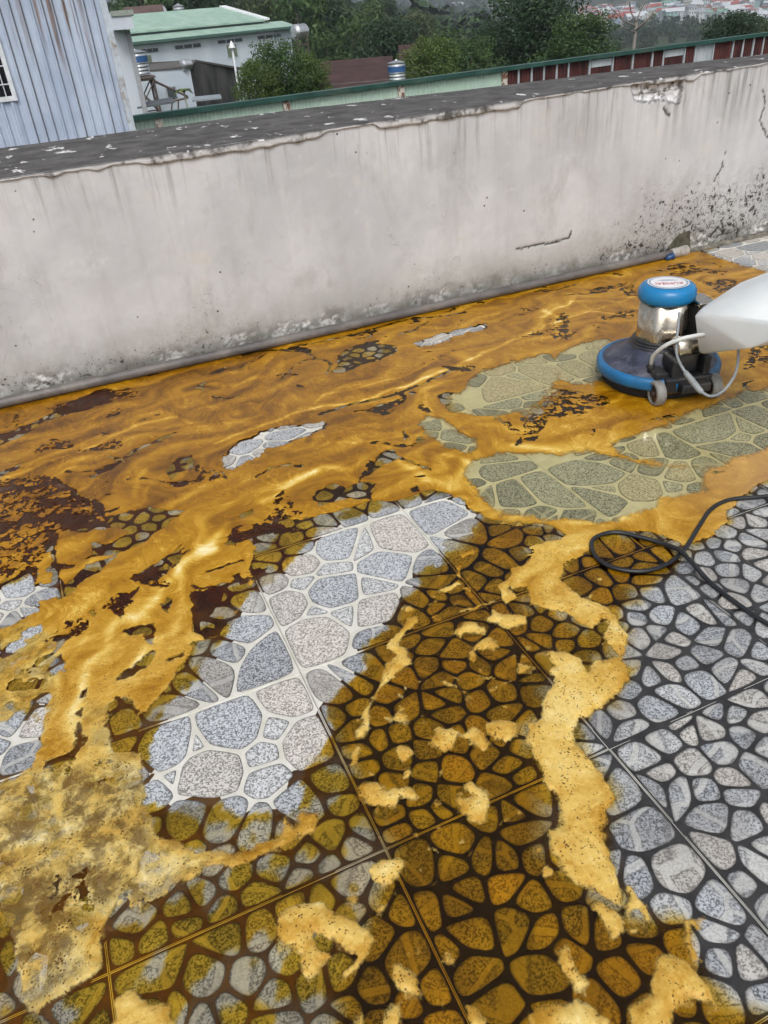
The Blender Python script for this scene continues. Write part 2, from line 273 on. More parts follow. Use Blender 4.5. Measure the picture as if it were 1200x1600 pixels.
CRACK = [(cr(2, [(-60,310),(0,300),(150,290),(210,270),(400,235),(560,190),(700,150),(800,140),(900,130),(980,115)]), 9), (cr(2, [(200,280),(280,330),(350,350),(340,400)]), 8), (cr(2, [(300,595),(400,560),(450,545),(560,525),(680,490),(760,460),(850,420),(945,372)]), 11), (cr(2, [(300,335),(220,340),(110,430)]), 5), (cr(2, [(0,890),(60,850),(140,830),(220,840)]), 7), (cr(2, [(680,790),(740,830),(820,850)]), 7), (cr(2, [(800,160),(740,200),(670,220)]), 7),
 (cr(2, [(560,190),(530,230),(470,240)]), 6), (cr(1, [(520,490),(560,515),(500,560),(430,590)]), 6), (cr(1, [(500,490),(545,495),(590,515)]), 6), (cr(1, [(590,495),(650,455),(740,420),(815,380)]), 12), (cr(1, [(250,610),(330,640),(370,690),(440,700),(480,760),(510,790)]), 11), (cr(1, [(210,700),(330,712),(440,695)]), 8), (cr(1, [(-30,650),(120,640),(250,610)]), 5), (cr(1, [(0,830),(150,790),(310,775)]), 6), (cr(1, [(1000,100),(1060,72)]), 9), (cr(1, [(1000,210),(1060,222),(1120,205)]), 7),
 (cr(4, [(900,200),(1000,207),(1070,190)]), 8), (cr(4, [(960,135),(1050,100),(1130,82)]), 10), (cr(4, [(60,680),(120,672),(200,655)]), 8), (cr(4, [(180,555),(250,520),(310,450),(380,400)]), 9), (cr(4, [(800,120),(850,60),(900,30)]), 8), (cr(4, [(370,860),(380,960),(340,1000),(260,1020)]), 8), (cr(4, [(40,755),(100,780),(160,800)]), 8), (cr(4, [(850,520),(790,540)]), 8), (cr(9, [(0,195),(80,180),(170,150)]), 6), (cr(9, [(120,210),(250,205),(400,185)]), 5)]
# pale streaks (points, half width px, strength) that also steer the swirl
STREAK = [(cr(1, [(-60,620),(0,600),(180,540),(330,480),(460,440),(530,390),(660,340),(820,310),(900,330)]), 12, .30), (cr(1, [(630,680),(640,620),(665,560)]), 14, .22), (cr(1, [(1090,160),(1200,115)]), 12, .3), (cr(1, [(870,220),(870,260),(930,230),(1000,265)]), 10, .15),
 (cr(4, [(1000,20),(900,70),(830,120),(770,200),(700,280),(650,350),(560,350),(520,480),(420,570),(380,650),(360,720),(360,800),(370,900)]), 24, .42), (cr(4, [(840,130),(870,200),(850,350),(800,430),(700,480),(600,600)]), 24, .36), (cr(1, [(830,1000),(900,950),(980,900),(1030,840),(1060,810)]), 20, .42),
 (cr(2, [(-200,730),(0,660),(150,600),(300,560),(450,540),(600,490),(700,470),(850,400),(1000,340),(1100,290),(1200,250),(1290,215),(1410,160),(1560,110),(1740,130)]), 9, .42), (cr(2, [(270,540),(330,500),(500,470),(650,430),(800,370)]), 7, .25), (cr(2, [(950,410),(860,445),(800,485),(800,560),(830,600)]), 14, .32), (cr(2, [(870,780),(960,790),(1000,840)]), 14, .25), (cr(2, [(30,1000),(100,960),(200,900),(300,850),(450,860),(520,800),(600,750),(700,840),(800,890)]), 20, .34), (cr(2, [(130,480),(200,380),(270,370)]), 7, .18), (cr(2, [(0,420),(30,380),(60,340)]), 8, .15),
 (cr(9, [(0,330),(60,285),(120,265),(140,245),(250,250),(340,240),(400,250),(480,215)]), 9, .35), (cr(9, [(0,300),(50,320),(70,350)]), 9, .3), (cr(9, [(830,200),(880,220),(920,245)]), 10, .4), (cr(2, [(100,780),(300,740),(500,720),(620,710),(760,700)]), 10, .18), (cr(2, [(0,800),(200,720),(350,690),(560,640)]), 10, .14), (cr(3, [(0,290),(150,300),(300,330)]), 14, .2), (cr(3, [(680,500),(660,600),(720,680)]), 16, .12), (cr(3, [(230,650),(450,670),(560,640)]), 10, .2),
 (cr(1, [(0,300),(200,250),(420,240),(600,190)]), 10, .06), (cr(1, [(300,560),(400,490),(560,430),(800,350),(1000,350),(1150,330)]), 10, .14), (cr(1, [(400,1000),(620,800),(860,690),(1000,600)]), 12, .16), (cr(4, [(100,1100),(240,800),(320,560),(420,420)]), 14, .12)]
DRY = [P1, P2, P4, S2, DRYC]+P3
POOL = [P5, P6, P7, P8, P9]

# ---- a non-uniform grid over the wet part of the floor
def axis(knots):
    out = [knots[0][0]]; xs = [k[0] for k in knots]; ds = [k[1] for k in knots]
    while out[-1] < xs[-1]: out.append(out[-1]+float(np.interp(out[-1], xs, ds)))
    return np.array(out)
WALL_Y = 3.085
GX = axis([(-1.5, .05), (-0.3, .02), (0.2, .0045), (0.4, .0038), (1.7, .0040), (3.0, .0070), (5.1, .014), (6.2, .05)])
GY = axis([(-1.1, .04), (-0.35, .018), (-0.05, .0045), (0.9, .0040), (1.8, .0055), (WALL_Y, .0075)])
XX, YY = np.meshgrid(GX, GY)
NY, NX = XX.shape
# where on the floor the photograph (with a margin to all sides) looks
def inview(x, y, m=0.18):
    v = np.stack([x-CAM[0], y-CAM[1], np.full_like(x, -CAM[2])], -1); z = v@CF
    a = (v@CR)/z*FPX; b = (v@CU)/z*FPX
    return (z > 0.2) & (np.abs(a) < 600*(1+m)+30) & (np.abs(b) < 800*(1+m))
VIEW = inview(XX, YY, .62)
BIG = 0.09
wxs = XX+0.010*perlin(XX*17, YY*17, 3)+0.0055*perlin(XX*48, YY*48, 4)+.0018*perlin(XX*115, YY*115, 14)
wys = YY+0.010*perlin(XX*17, YY*17, 5)+0.0055*perlin(XX*48, YY*48, 6)+.0018*perlin(XX*115, YY*115, 16)
def sdf(poly, X=None, Y=None, big=BIG, world=False):
    """signed distance to an outline, positive inside, clipped to +-big"""
    warp = X is None
    if warp: X, Y = wxs, wys
    P = np.asarray(poly, float) if world else ground(poly)
    out = np.full(X.shape, -big)
    lo = P.min(0)-big-0.02; hi = P.max(0)+big+0.02
    if warp:
        i0, i1 = np.searchsorted(GX, [lo[0], hi[0]]); j0, j1 = np.searchsorted(GY, [lo[1], hi[1]])
        if i1 <= i0 or j1 <= j0: return out
        sl_ = (slice(j0, j1), slice(i0, i1))
    else: sl_ = tuple(slice(None) for _ in X.shape)
    x = X[sl_]; y = Y[sl_]; d2 = np.full(x.shape, 1e9); ins = np.zeros(x.shape, bool)
    Q = np.roll(P, -1, 0)
    for (ax, ay), (bx, by) in zip(P, Q):
        ex, ey = bx-ax, by-ay; wx, wy = x-ax, y-ay
        t = np.clip((wx*ex+wy*ey)/(ex*ex+ey*ey+1e-12), 0, 1)
        d2 = np.minimum(d2, (wx-t*ex)**2+(wy-t*ey)**2)
        c = (ay > y) != (by > y)
        if by != ay: ins ^= c & (x < (bx-ax)*(y-ay)/(by-ay)+ax)
    d = np.sqrt(d2); out[sl_] = np.clip(np.where(ins, d, -d), -big, big); return out
def linedist(poly, X, Y):
    P = ground(poly); d2 = np.full(X.shape, 1e9)
    for (ax, ay), (bx, by) in zip(P[:-1], P[1:]):
        ex, ey = bx-ax, by-ay; t = np.clip(((X-ax)*ex+(Y-ay)*ey)/(ex*ex+ey*ey+1e-12), 0, 1)
        d2 = np.minimum(d2, (X-ax-t*ex)**2+(Y-ay-t*ey)**2)
    return np.sqrt(d2)
def around(poly, m):
    P = ground(poly); lo = P.min(0)-m; hi = P.max(0)+m
    i0, i1 = np.searchsorted(GX, [lo[0], hi[0]]); j0, j1 = np.searchsorted(GY, [lo[1], hi[1]])
    return slice(j0, j1), slice(i0, i1)
def pxm(pts):                                       # pixels per metre near a trace
    g = ground([pts[len(pts)//2]])[0]; return FPX/np.linalg.norm(np.array([g[0], g[1], 0])-CAM)

s_upper = sdf(UPPER); s_dry = np.full(XX.shape, -BIG); s_pool = np.full(XX.shape, -BIG)
for q in DRY: s_dry = np.maximum(s_dry, sdf(q))
for q in POOL: s_pool = np.maximum(s_pool, sdf(q))
rag = .016*fbm(XX*14, YY*14, 101, 3)+.008*perlin(XX*62, YY*62, 104); s_dry = s_dry+rag*1.1; s_pool = s_pool+rag*1.1
s_grey = sdf(GREY); s_mid = np.maximum(sdf(MID), sdf(LOOPZ))
F = s_upper.copy()
for q in [S1, S3, S4, S5, S6]: F = np.minimum(F, -sdf(q)+rag)
F = np.minimum(F, np.minimum(-s_dry, -s_pool))
net = np.zeros(XX.shape)
for q, k in NET: net = np.maximum(net, k*sstep(-.012, .025, sdf(q)))
s_open = np.full(XX.shape, -BIG)
for q in OPEN: s_open = np.maximum(s_open, sdf(q))
for q, wd in CRACK:
    sl2 = around(q, .06); h = wd/(2*CROP[1][2])/pxm(q)*1.25
    nz = 1+0.6*perlin(XX[sl2]*40, YY[sl2]*40, 9)
    s_open[sl2] = np.maximum(s_open[sl2], h*nz-linedist(q, wxs[sl2], wys[sl2]))
F = np.minimum(F, -s_open)
s_isl = np.full(XX.shape, -BIG)
for q in ISL: s_isl = np.maximum(s_isl, sdf(q))
# loose flecks of foam floating on the dark liquid
fl = fbm(XX*34, YY*34, 41, 2)-0.45+0.25*perlin(XX*7, YY*7, 77)
s_fleck = np.where((s_mid > 0.01), fl*0.03, -BIG)
F = np.maximum(F, s_isl); F = np.maximum(F, np.clip(s_fleck, -BIG, .006))
# ---- swirl: smear noise along a flow steered by the streaks
cx_ = np.arange(-1.6, 6.4, .025); cy2 = np.arange(-1.2, 3.25, .025); CX, CY = np.meshgrid(cx_, cy2)
vx = np.full(CX.shape, .22); vy = np.full(CX.shape, .03); wsum = np.full(CX.shape, .25)
for q, hw, k in STREAK:
    P = ground(q)
    for a, b in zip(P[:-1], P[1:]):
        t = (b-a); L = np.hypot(*t)+1e-9; t = t/L
        if t[0] < -0.2 or (abs(t[0]) <= .2 and t[1] < 0): t = -t
        m = (a+b)/2; g = np.exp(-((CX-m[0])**2+(CY-m[1])**2)/(2*max(.09, L*.6)**2)); vx += g*t[0]; vy += g*t[1]; wsum += g
vx /= wsum; vy /= wsum
e = .02; n1 = lambda a, b: perlin(a*3.1, b*4.2, 21)+.5*perlin(a*8, b*9, 22)
vx += .17*(n1(CX, CY+e)-n1(CX, CY-e))/(2*e)*.55; vy += -.17*(n1(CX+e, CY)-n1(CX-e, CY))/(2*e)*.55
sp = np.sqrt(vx*vx+vy*vy)+1e-6; vx /= sp; vy /= sp
def samp(G, x, y):
    fx = np.clip((x-cx_[0])/.025, 0, len(cx_)-1.01); fy = np.clip((y-cy2[0])/.025, 0, len(cy2)-1.01)
    i = fx.astype(int); j = fy.astype(int); fx -= i; fy -= j
    return (G[j, i]*(1-fx)+G[j, i+1]*fx)*(1-fy)+(G[j+1, i]*(1-fx)+G[j+1, i+1]*fx)*fy
NT_ = 1024; tt = np.arange(NT_)*.006; TX, TY = np.meshgrid(tt, tt)
NTEX = perlin(TX*15, TY*15, 51)*.9+perlin(TX*42, TY*42, 52)*.35
def ntex(x, y): return NTEX[((y+3)/.006).astype(int) % NT_, ((x+3)/.006).astype(int) % NT_]
lic = np.zeros(XX.shape); tot = 0
ADX, ADY = XX, YY
for sgn in (1, -1):
    qx, qy = XX.copy(), YY.copy()
    for k in range(16):
        a, b = samp(vx, qx, qy), samp(vy, qx, qy); qx = qx+sgn*a*.011; qy = qy+sgn*b*.011
        wg = 1-k/18; lic += wg*ntex(qx, qy); tot += wg
    if sgn == -1: ADX, ADY = qx, qy
lic = lic/tot; lic = np.clip(.5+lic/(lic.std()*4.2), 0, 1)
# ---- foam tone guide: 0 dark ochre scum ... 1 cream froth
far = sstep(.9, 2.2, YY+.12*(XX-1))
near = 1-sstep(.75, 1.7, YY+.15*(XX-1))
tone = .53-.20*far+.07*perlin(XX*2.2, YY*2.2, 61)+.17*near*fbm(XX*7, YY*7, 62, 2)
tone += .10*sstep(.0, .3, .35-np.hypot(XX-2.0, YY-1.45)*.6)
for q, hw, k in STREAK:
    h = hw/3/pxm(q)*1.2; sl2 = around(q, 4*h+.02)
    d = linedist(q, XX[sl2]+.02*perlin(XX[sl2]*9, YY[sl2]*9, 71), YY[sl2]+.02*perlin(XX[sl2]*9, YY[sl2]*9, 72))
    tone[sl2] += k*.95*np.exp(-(d/h)**2)*(.75+.6*(lic[sl2]-.5))
tone += .16*sstep(-.01, .03, s_isl)
LLF = [(-200,1240),(60,1190),(120,1185),(235,1190),(255,1300),(330,1325),(450,1290),(475,1310),(300,1385),(260,1425),(160,1435),(168,1525),(50,1600),(-200,1600)]
veil = sstep(-.01, .05, sdf(LLF)); veil = np.maximum(veil, .7*sstep(0, .05, sdf([(-200,960),(60,960),(110,1000),(100,1110),(30,1230),(-200,1240)])))
veil = np.maximum(veil, .5*sstep(0, .04, sdf([(120,1090),(220,1090),(240,1180),(200,1250),(120,1240)])))
tone += .25*veil
tone -= .10*sstep(1.5, 2.3, YY)*(1-sstep(1.2, 2.2, XX))
# pinkish paler mix to the right below the machine
pink = sstep(.1, .5, .75-np.hypot(XX-2.75, (YY-1.15)*1.2))
thick = .0012+.0040*near
foam_h = thick*np.sqrt(np.clip(F, 0, .022)/.022)*.8+.0010*near*fbm(XX*45, YY*45, 81, 3)*sstep(0, .015, F)+.0030*sstep(.0, .022, s_isl)*near
foam_h += np.where(s_isl > 0, .0012*fbm(XX*28, YY*28, 85, 2), 0)*sstep(0, .012, s_isl)
Z_STONE = .0030; Z_FILM = .0037
foam_z = np.where(F > 0, Z_FILM+.0004+foam_h, Z_FILM+.0004+np.maximum(F, -.02)*.30)
def grid_mesh(name, Z, keep, mat, attrs, step=1, parent=None, lblkind=None):
    x = XX[::step, ::step]; y = YY[::step, ::step]; z = Z[::step, ::step]; kp = keep[::step, ::step]
    ny, nx = x.shape; idx = np.arange(ny*nx).reshape(ny, nx)
    fk = kp[:-1, :-1] | kp[1:, :-1] | kp[:-1, 1:] | kp[1:, 1:]
    quads = np.stack([idx[:-1, :-1], idx[:-1, 1:], idx[1:, 1:], idx[1:, :-1]], -1)[fk]
    used = np.unique(quads); remap = np.zeros(ny*nx, np.int64); remap[used] = np.arange(len(used)); quads = remap[quads]
    co = np.stack([x, y, z], -1).reshape(-1, 3)[used].astype(np.float32)
    me = bpy.data.meshes.new(name); me.vertices.add(len(co)); me.vertices.foreach_set('co', co.ravel())
    me.loops.add(quads.size); me.loops.foreach_set('vertex_index', quads.ravel().astype(np.int32))
    me.polygons.add(len(quads)); me.polygons.foreach_set('loop_start', np.arange(0, quads.size, 4, dtype=np.int32))
    me.polygons.foreach_set('use_smooth', np.ones(len(quads), bool)); me.update(calc_edges=True)
    for k, a in attrs.items():
        if a.ndim == 2:
            at_ = me.attributes.new(k, 'FLOAT', 'POINT'); at_.data.foreach_set('value', a[::step, ::step].reshape(-1)[used].astype(np.float32))
        else:
            at_ = me.attributes.new(k, 'FLOAT_VECTOR', 'POINT'); at_.data.foreach_set('vector', a[::step, ::step].reshape(-1, 3)[used].astype(np.float32).ravel())
    me.materials.append(mat); o = bpy.data.objects.new(name, me); link(o, parent); return o

# ---------------------------------------------------------------- foam material
def mat_foam():
    t = NT('foam'); p = t.pos(); Fa = t.attr('F'); tone_ = t.attr('tone'); lic_ = t.attr('lic'); nett = t.attr('net'); nearr = t.attr('near'); adv = t.attr('adv', 'Vector')
    fine = t.noise(p, 160, 3, .6); mid = t.noise(t.vmul(adv, (1, 1, 0)), 26, 4, .6, .6); mid2 = t.noise(t.vmul(adv, (1, 1.0, 0)), 75, 3, .6, .4)
    wob = t.noise(p, 55, 3, .6, col=True); pw = t.vadd(p, t.vmul(wob, (.022, .022, 0)))
    # break-up of the sheet into islands where the dark liquid shows
    ve = t.vor(pw, 30, 'DISTANCE_TO_EDGE'); ve2 = t.vor(pw, 62, 'DISTANCE_TO_EDGE')
    big = t.noise(p, 30, 4, .65, .5)
    hole = t.math('ADD', t.map(ve, .0, .18, 1, 0), t.math('MULTIPLY', t.map(ve2, 0, .2, 1, 0), .5))
    hole = t.math('ADD', t.math('MULTIPLY', hole, .45), t.map(big, .38, .62, 0, .95))
    cut = t.math('MULTIPLY', t.math('MULTIPLY', hole, nett), .042)
    Fm = t.math('SUBTRACT', t.math('MINIMUM', Fa, t.math('ADD', .022, t.math('MULTIPLY', Fa, .12))), cut)
    Fm = t.math('ADD', Fm, t.math('MULTIPLY', t.math('SUBTRACT', fine, .5), .006))
    lace = t.vor(p, 88, 'F1'); lace2 = t.vor(p, 190, 'F1'); Fm = t.math('ADD', Fm, t.math('MULTIPLY', t.math('SUBTRACT', .42, lace), t.math('MULTIPLY', nearr, .0055))); Fm = t.math('ADD', Fm, t.math('MULTIPLY', t.math('SUBTRACT', .42, lace2), .0035))
    alpha = t.map(Fm, -.0010, t.math('ADD', t.map(nearr, 0, 1, .0025, .0095), t.math('MULTIPLY', t.attr('soft'), .032)))
    vl = t.math('MULTIPLY', t.attr('veil'), t.map(t.noise(p, 19, 6, .68, .3), .36, .60, .12, 1)); alpha = t.math('MULTIPLY', alpha, t.math('SUBTRACT', 1, t.math('MULTIPLY', vl, .84)))
    # colour
    v = t.math('ADD', tone_, t.math('MULTIPLY', t.math('SUBTRACT', lic_, .5), t.map(nearr, 0, 1, .34, .24)))
    v = t.math('ADD', v, t.math('MULTIPLY', t.math('SUBTRACT', t.noise(p, 11, 4, .6), .5), t.map(nearr, 0, 1, .20, .36)))
    v = t.math('ADD', v, t.math('MULTIPLY', t.math('SUBTRACT', mid, .5), t.map(nearr, 0, 1, .15, .24)))
    v = t.math('ADD', v, t.math('MULTIPLY', t.math('SUBTRACT', mid2, .5), .14))
    v = t.math('ADD', v, t.math('MULTIPLY', t.math('SUBTRACT', fine, .5), .09))
    fil = t.noise(t.vadd(t.vmul(adv, (1, 1, 0)), t.vmul(wob, (.03, .03, 0))), 7.5, 5, .62, .8); line = t.map(t.math('ABSOLUTE', t.math('SUBTRACT', fil, .5)), .0, .016, 1, 0); fil2 = t.noise(t.vadd(t.vmul(adv, (1.3, .8, 0)), t.vmul(wob, (.03, .03, 0))), 9, 5, .62, .8); line2 = t.map(t.math('ABSOLUTE', t.math('SUBTRACT', fil2, .47)), .0, .03, 1, 0)
    farr = t.math('SUBTRACT', 1.0, t.math('MULTIPLY', nearr, .6)); v = t.math('ADD', v, t.math('MULTIPLY', t.math('MULTIPLY', line, farr), .17)); v = t.math('SUBTRACT', v, t.math('MULTIPLY', t.math('MULTIPLY', line2, farr), .09))
    cell = t.vor(pw, 105, 'F1'); v = t.math('ADD', v, t.math('MULTIPLY', t.math('SUBTRACT', .42, cell), t.math('MULTIPLY', nearr, .13)))
    edge = t.math('MULTIPLY', t.map(Fm, .0, .012, 1, 0), t.map(nearr, 0, 1, -.05, .12)); v = t.math('ADD', v, edge)
    c = t.ramp(v, [(.0, (.10, .038, .0018)), (.20, (.235, .098, .0025)), (.40, (.385, .183, .005)), (.56, (.53, .285, .021)), (.72, (.68, .44, .075)), (.87, (.80, .61, .215)), (1, (.88, .76, .44))])
    c = t.mix(t.math('MULTIPLY', t.math('MULTIPLY', nearr, t.map(v, .35, .75)), .16), c, (.80, .65, .34))
    c = t.mix(t.math('MULTIPLY', t.attr('pink'), .35), c, (.56, .36, .20))
    # bubbles
    gate = t.map(t.noise(p, 34, 3, .6), .36, .54); b1 = t.vor(p, 175, 'F1'); b2 = t.vor(p, 330, 'F1'); sz = t.noise(p, 70, 1)
    d1 = t.math('MULTIPLY', t.map(b1, t.map(sz, .3, .7, .02, .36, False), t.map(sz, .3, .7, .08, .46, False), 1, 0), gate); d2 = t.math('MULTIPLY', t.math('MULTIPLY', t.map(b2, .12, .28, 1, 0), t.map(t.noise(p, 60, 2), .4, .6)), .6)
    dots = t.math('MULTIPLY', t.math('MAXIMUM', d1, d2), nearr)
    c = t.mix(t.math('MULTIPLY', dots, .9), c, (.12, .048, .004))
    # thin froth: the liquid below tints its rim
    h = t.math('ADD', t.math('MULTIPLY', fine, .35), t.math('MULTIPLY', mid, .5)); h = t.math('SUBTRACT', h, t.math('MULTIPLY', dots, .8))
    nb = t.n('ShaderNodeBump'); t.put(nb.inputs['Strength'], t.map(nearr, 0, 1, .03, .24)); nb.inputs['Distance'].default_value = .0025; t.put(nb.inputs['Height'], h)
    sh = t.bsdf(c, t.map(nearr, 0, 1, .22, .45), 0, t.map(nearr, 0, 1, .22, .32), nb.outputs[0], **{'Coat Weight': t.map(nearr, 0, 1, .06, .08), 'Coat Roughness': .12})
    tr = t.n('ShaderNodeBsdfTransparent'); mx = t.n('ShaderNodeMixShader'); t.put(mx.inputs[0], alpha); t.put(mx.inputs[1], tr.outputs[0]); t.put(mx.inputs[2], sh)
    return t.end(mx.outputs[0])
MFOAM = mat_foam()
net = np.maximum(net, .9*sstep(.27, .40, fbm(ADX*4.2+3, ADY*7.5, 121, 3))*sstep(1.0, 1.6, YY+.2*(XX-1))*(s_pool < -.03)*(s_dry < -.03))
foam = grid_mesh('foam', foam_z, (F > -.012) & VIEW, MFOAM, {'F': F, 'tone': tone, 'lic': lic, 'net': net, 'near': near, 'veil': veil, 'soft': sstep(-.09, .0, s_pool), 'pink': pink, 'adv': np.stack([ADX, ADY, 0*XX], -1)})
tag(foam, 'ochre and cream cleaning foam swirling over the wet terrace floor', 'foam', kind='stuff')

# ---------------------------------------------------------------- dark liquid lying in the joints
lvl = .0011+0*XX
lvl = np.where(s_upper > 0, .0026, lvl)
lvl = np.where((net > .25) & (YY > 1.35), .0036, lvl)
lvl = np.minimum(lvl, .0006-.045*s_dry)
lvl = np.where(s_pool > -.075, np.minimum(lvl, -.0022-.045*s_pool), lvl)
lvl = lvl+.0004*perlin(XX*9, YY*9, 91)
lvl = np.clip(lvl, -.004, .0036)
cb = np.array([.125, .056, .0075]); ck = np.array([.014, .0095, .0075]); cg = np.array([.040, .038, .037]); crd = np.array([.075, .022, .0035])
wm = sstep(-.02, .04, s_mid+.01*perlin(XX*14, YY*14, 95))[..., None]; wg_ = sstep(-.015, .02, s_grey)[..., None]
low = sstep(.0, .5, (XX-.55)*1.1)[..., None]                 # browner towards the left
lc = cb*(1-low)+np.array([.06, .026, .006])*low
wr = (sstep(1.15, 1.45, YY)*(1-sstep(.9, 1.5, XX)))[..., None]; lc = lc*(1-wr)+crd*wr
wu = (sstep(1.3, 1.7, YY))[..., None]*sstep(1.0, 1.6, XX)[..., None]; lc = lc*(1-wu)+np.array([.035, .020, .008])*wu
lc = lc*(1-wm)+ck*wm; lc = lc*(1-wg_)+cg*wg_
def mat_liquid():
    t = NT('dark_liquid'); p = t.pos(); c = t.attr('lcol', 'Color'); f = t.noise(p, 18, 4, .6)
    c = t.mix(t.map(f, .35, .7), c, t.mix(.5, c, (.0, .0, .0)))
    return t.end(t.bsdf(c, .06, 0, .6, t.bump(t.noise(p, 26, 2), .05, .002)))
liquid = grid_mesh('dark_liquid', lvl, VIEW & (lvl > -.0035), mat_liquid(), {'lcol': lc}, step=2)
tag(liquid, 'dark brown liquid lying in the joints between the paving stones', 'liquid', kind='stuff')

# ---------------------------------------------------------------- clear amber film over the stones
Tm = np.array([.87, .59, .085]); Tl = np.array([.96, .75, .19]); Tp = np.array([.985, .95, .72]); T1 = np.array([1., 1, 1])
T = Tl*(1-wm)+Tm*wm
pat = sstep(-.3, .5, fbm(XX*5, YY*5, 97, 2))[..., None]; pat2 = sstep(-.1, .12, fbm(XX*13, YY*13, 107, 2))[..., None]; T = T*(1-.5*pat*wm)+np.array([.95, .70, .095])*.5*pat*wm; T = T*(.92+.12*pat2)
a_f = sstep(.002, .010, -s_dry+.006*perlin(XX*45, YY*45, 96))*(1-sstep(-.02, .02, s_grey+.02*perlin(XX*16, YY*16, 98)))
a_f = np.maximum(a_f, sstep(-.07, -.05, s_pool)); wp = sstep(-.07, -.015, s_pool)[..., None]
T = T*(1-wp)+Tp*wp
# some stones of the left part are only thinly wetted
thin = sstep(.03, .12, fbm(XX*9, YY*9, 99, 3))*(1-wm[..., 0])*(1-wp[..., 0])*.75
T = T1*(1-a_f*(1-thin))[..., None]+T*(a_f*(1-thin))[..., None]
def mat_film():
    t = NT('amber_film'); p = t.pos(); c = t.attr('tint', 'Color')
    tr = t.n('ShaderNodeBsdfTransparent'); t.put(tr.inputs[0], c)
    gl = t.n('ShaderNodeBsdfGlossy'); gl.inputs['Roughness'].default_value = .06; gl.inputs['Color'].default_value = (1, 1, 1, 1)
    t.put(gl.inputs['Normal'], t.bump(t.noise(p, 35, 3), .10, .003))
    fr = t.n('ShaderNodeFresnel'); fr.inputs['IOR'].default_value = 1.30
    mx = t.n('ShaderNodeMixShader'); t.put(mx.inputs[0], t.math('MULTIPLY', fr.outputs[0], t.attr('wet'))); t.put(mx.inputs[1], tr.outputs[0]); t.put(mx.inputs[2], gl.outputs[0])
    return t.end(mx.outputs[0])
film = grid_mesh('amber_film', Z_FILM+.0002*perlin(XX*11, YY*11, 93), VIEW & (a_f > .01) & ((F < .03) | (net > .1)), mat_film(), {'tint': T, 'wet': np.clip(a_f, 0, 1)}, step=2)
tag(film, 'thin clear amber liquid film over the wet paving stones', 'liquid', kind='stuff')
# ================================================================ floor: slab > tiles > raised stones
def mat_stone():
    t = NT('granite_print'); p = t.pos(); tn = t.attr('tn'); ed = t.attr('ed'); big = t.attr('bigs')
    g1 = t.noise(p, 250, 2, .75); g2 = t.vor(p, 330, 'F1', 'Color'); g3 = t.noise(p, 60, 3)
    sp = t.n('ShaderNodeSeparateColor'); t.put(sp.inputs[0], g2)
    s = t.math('ADD', t.math('MULTIPLY', g1, .75), t.math('MULTIPLY', sp.outputs[0], .5))
    lightc = t.ramp(tn, [(0, (.44, .455, .475)), (.33, (.63, .65, .67)), (.34, (.74, .69, .63)), (.66, (.64, .61, .57)), (.67, (.58, .60, .62)), (1, (.70, .70, .69))])
    darkc = t.ramp(tn, [(0, (.057, .06, .066)), (.33, (.17, .18, .193)), (.34, (.27, .24, .20)), (.66, (.19, .175, .15)), (.67, (.13, .135, .14)), (1, (.22, .22, .21))])
    c = t.mix(t.map(s, .45, .73), darkc, lightc); c = t.mix(t.math('SUBTRACT', 1, big), c, t.mix(1.0, c, (.96, .97, .98), 'MULTIPLY'))
    c = t.mix(t.map(g3, .35, .75, 0, .25), c, t.mix(.5, c, (.3, .28, .25)))
    br_ = t.math('FRACT', t.math('MULTIPLY', tn, 57.3)); c = t.mix(t.math('MULTIPLY', t.math('SUBTRACT', 1, big), t.map(br_, 0, 1, .0, .45, False)), c, t.mix(1.0, c, (.34, .34, .34), 'MULTIPLY'))
    # pale veins printed across the small stones
    vw = t.vadd(p, t.vmul(t.noise(p, 9, 2, col=True), (.05, .05, 0))); ve = t.vor(vw, 8.5, 'DISTANCE_TO_EDGE')
    vein = t.math('MULTIPLY', t.map(ve, .030, .050, 1, 0), t.math('SUBTRACT', 1, big)); c = t.mix(t.math('MULTIPLY', vein, .6), c, (.56, .55, .51))
    vl = t.math('MULTIPLY', t.map(t.math('ABSOLUTE', t.math('SUBTRACT', ve, .052)), .0, .013, 1, 0), t.math('SUBTRACT', 1, big)); c = t.mix(t.math('MULTIPLY', vl, .55), c, (.12, .115, .11))
    # grime: worn dull patches, dirt caught at the rim
    c = t.mix(t.math('MULTIPLY', t.map(t.noise(p, 5.5, 4, .6), .42, .72, .03, .45), t.math('SUBTRACT', 1.1, big)), c, (.20, .185, .17))
    c = t.mix(t.math('MULTIPLY', ed, .78), c, (.055, .05, .045))
    return t.end(t.bsdf(c, .34, 0, .5, t.bump(g1, .35, .0012)))
def mat_tile():
    t = NT('tile_glaze'); p = t.pos(); n = t.noise(p, 14, 4, .6); m = t.noise(p, 90, 3)
    c = t.mix(t.map(n, .35, .7), (.60, .575, .50), (.72, .70, .64)); c = t.mix(t.map(m, .5, .8, 0, .4), c, (.48, .44, .36))
    return t.end(t.bsdf(c, .38, 0, .5, t.bump(m, .25, .001)))
def mat_grout():
    t = NT('tile_grout'); p = t.pos(); n = t.noise(p, 40, 4)
    return t.end(t.bsdf(t.mix(t.map(n, .3, .7), (.13, .085, .04), (.26, .18, .10)), .8, 0, .3, t.bump(n, .4, .002)))
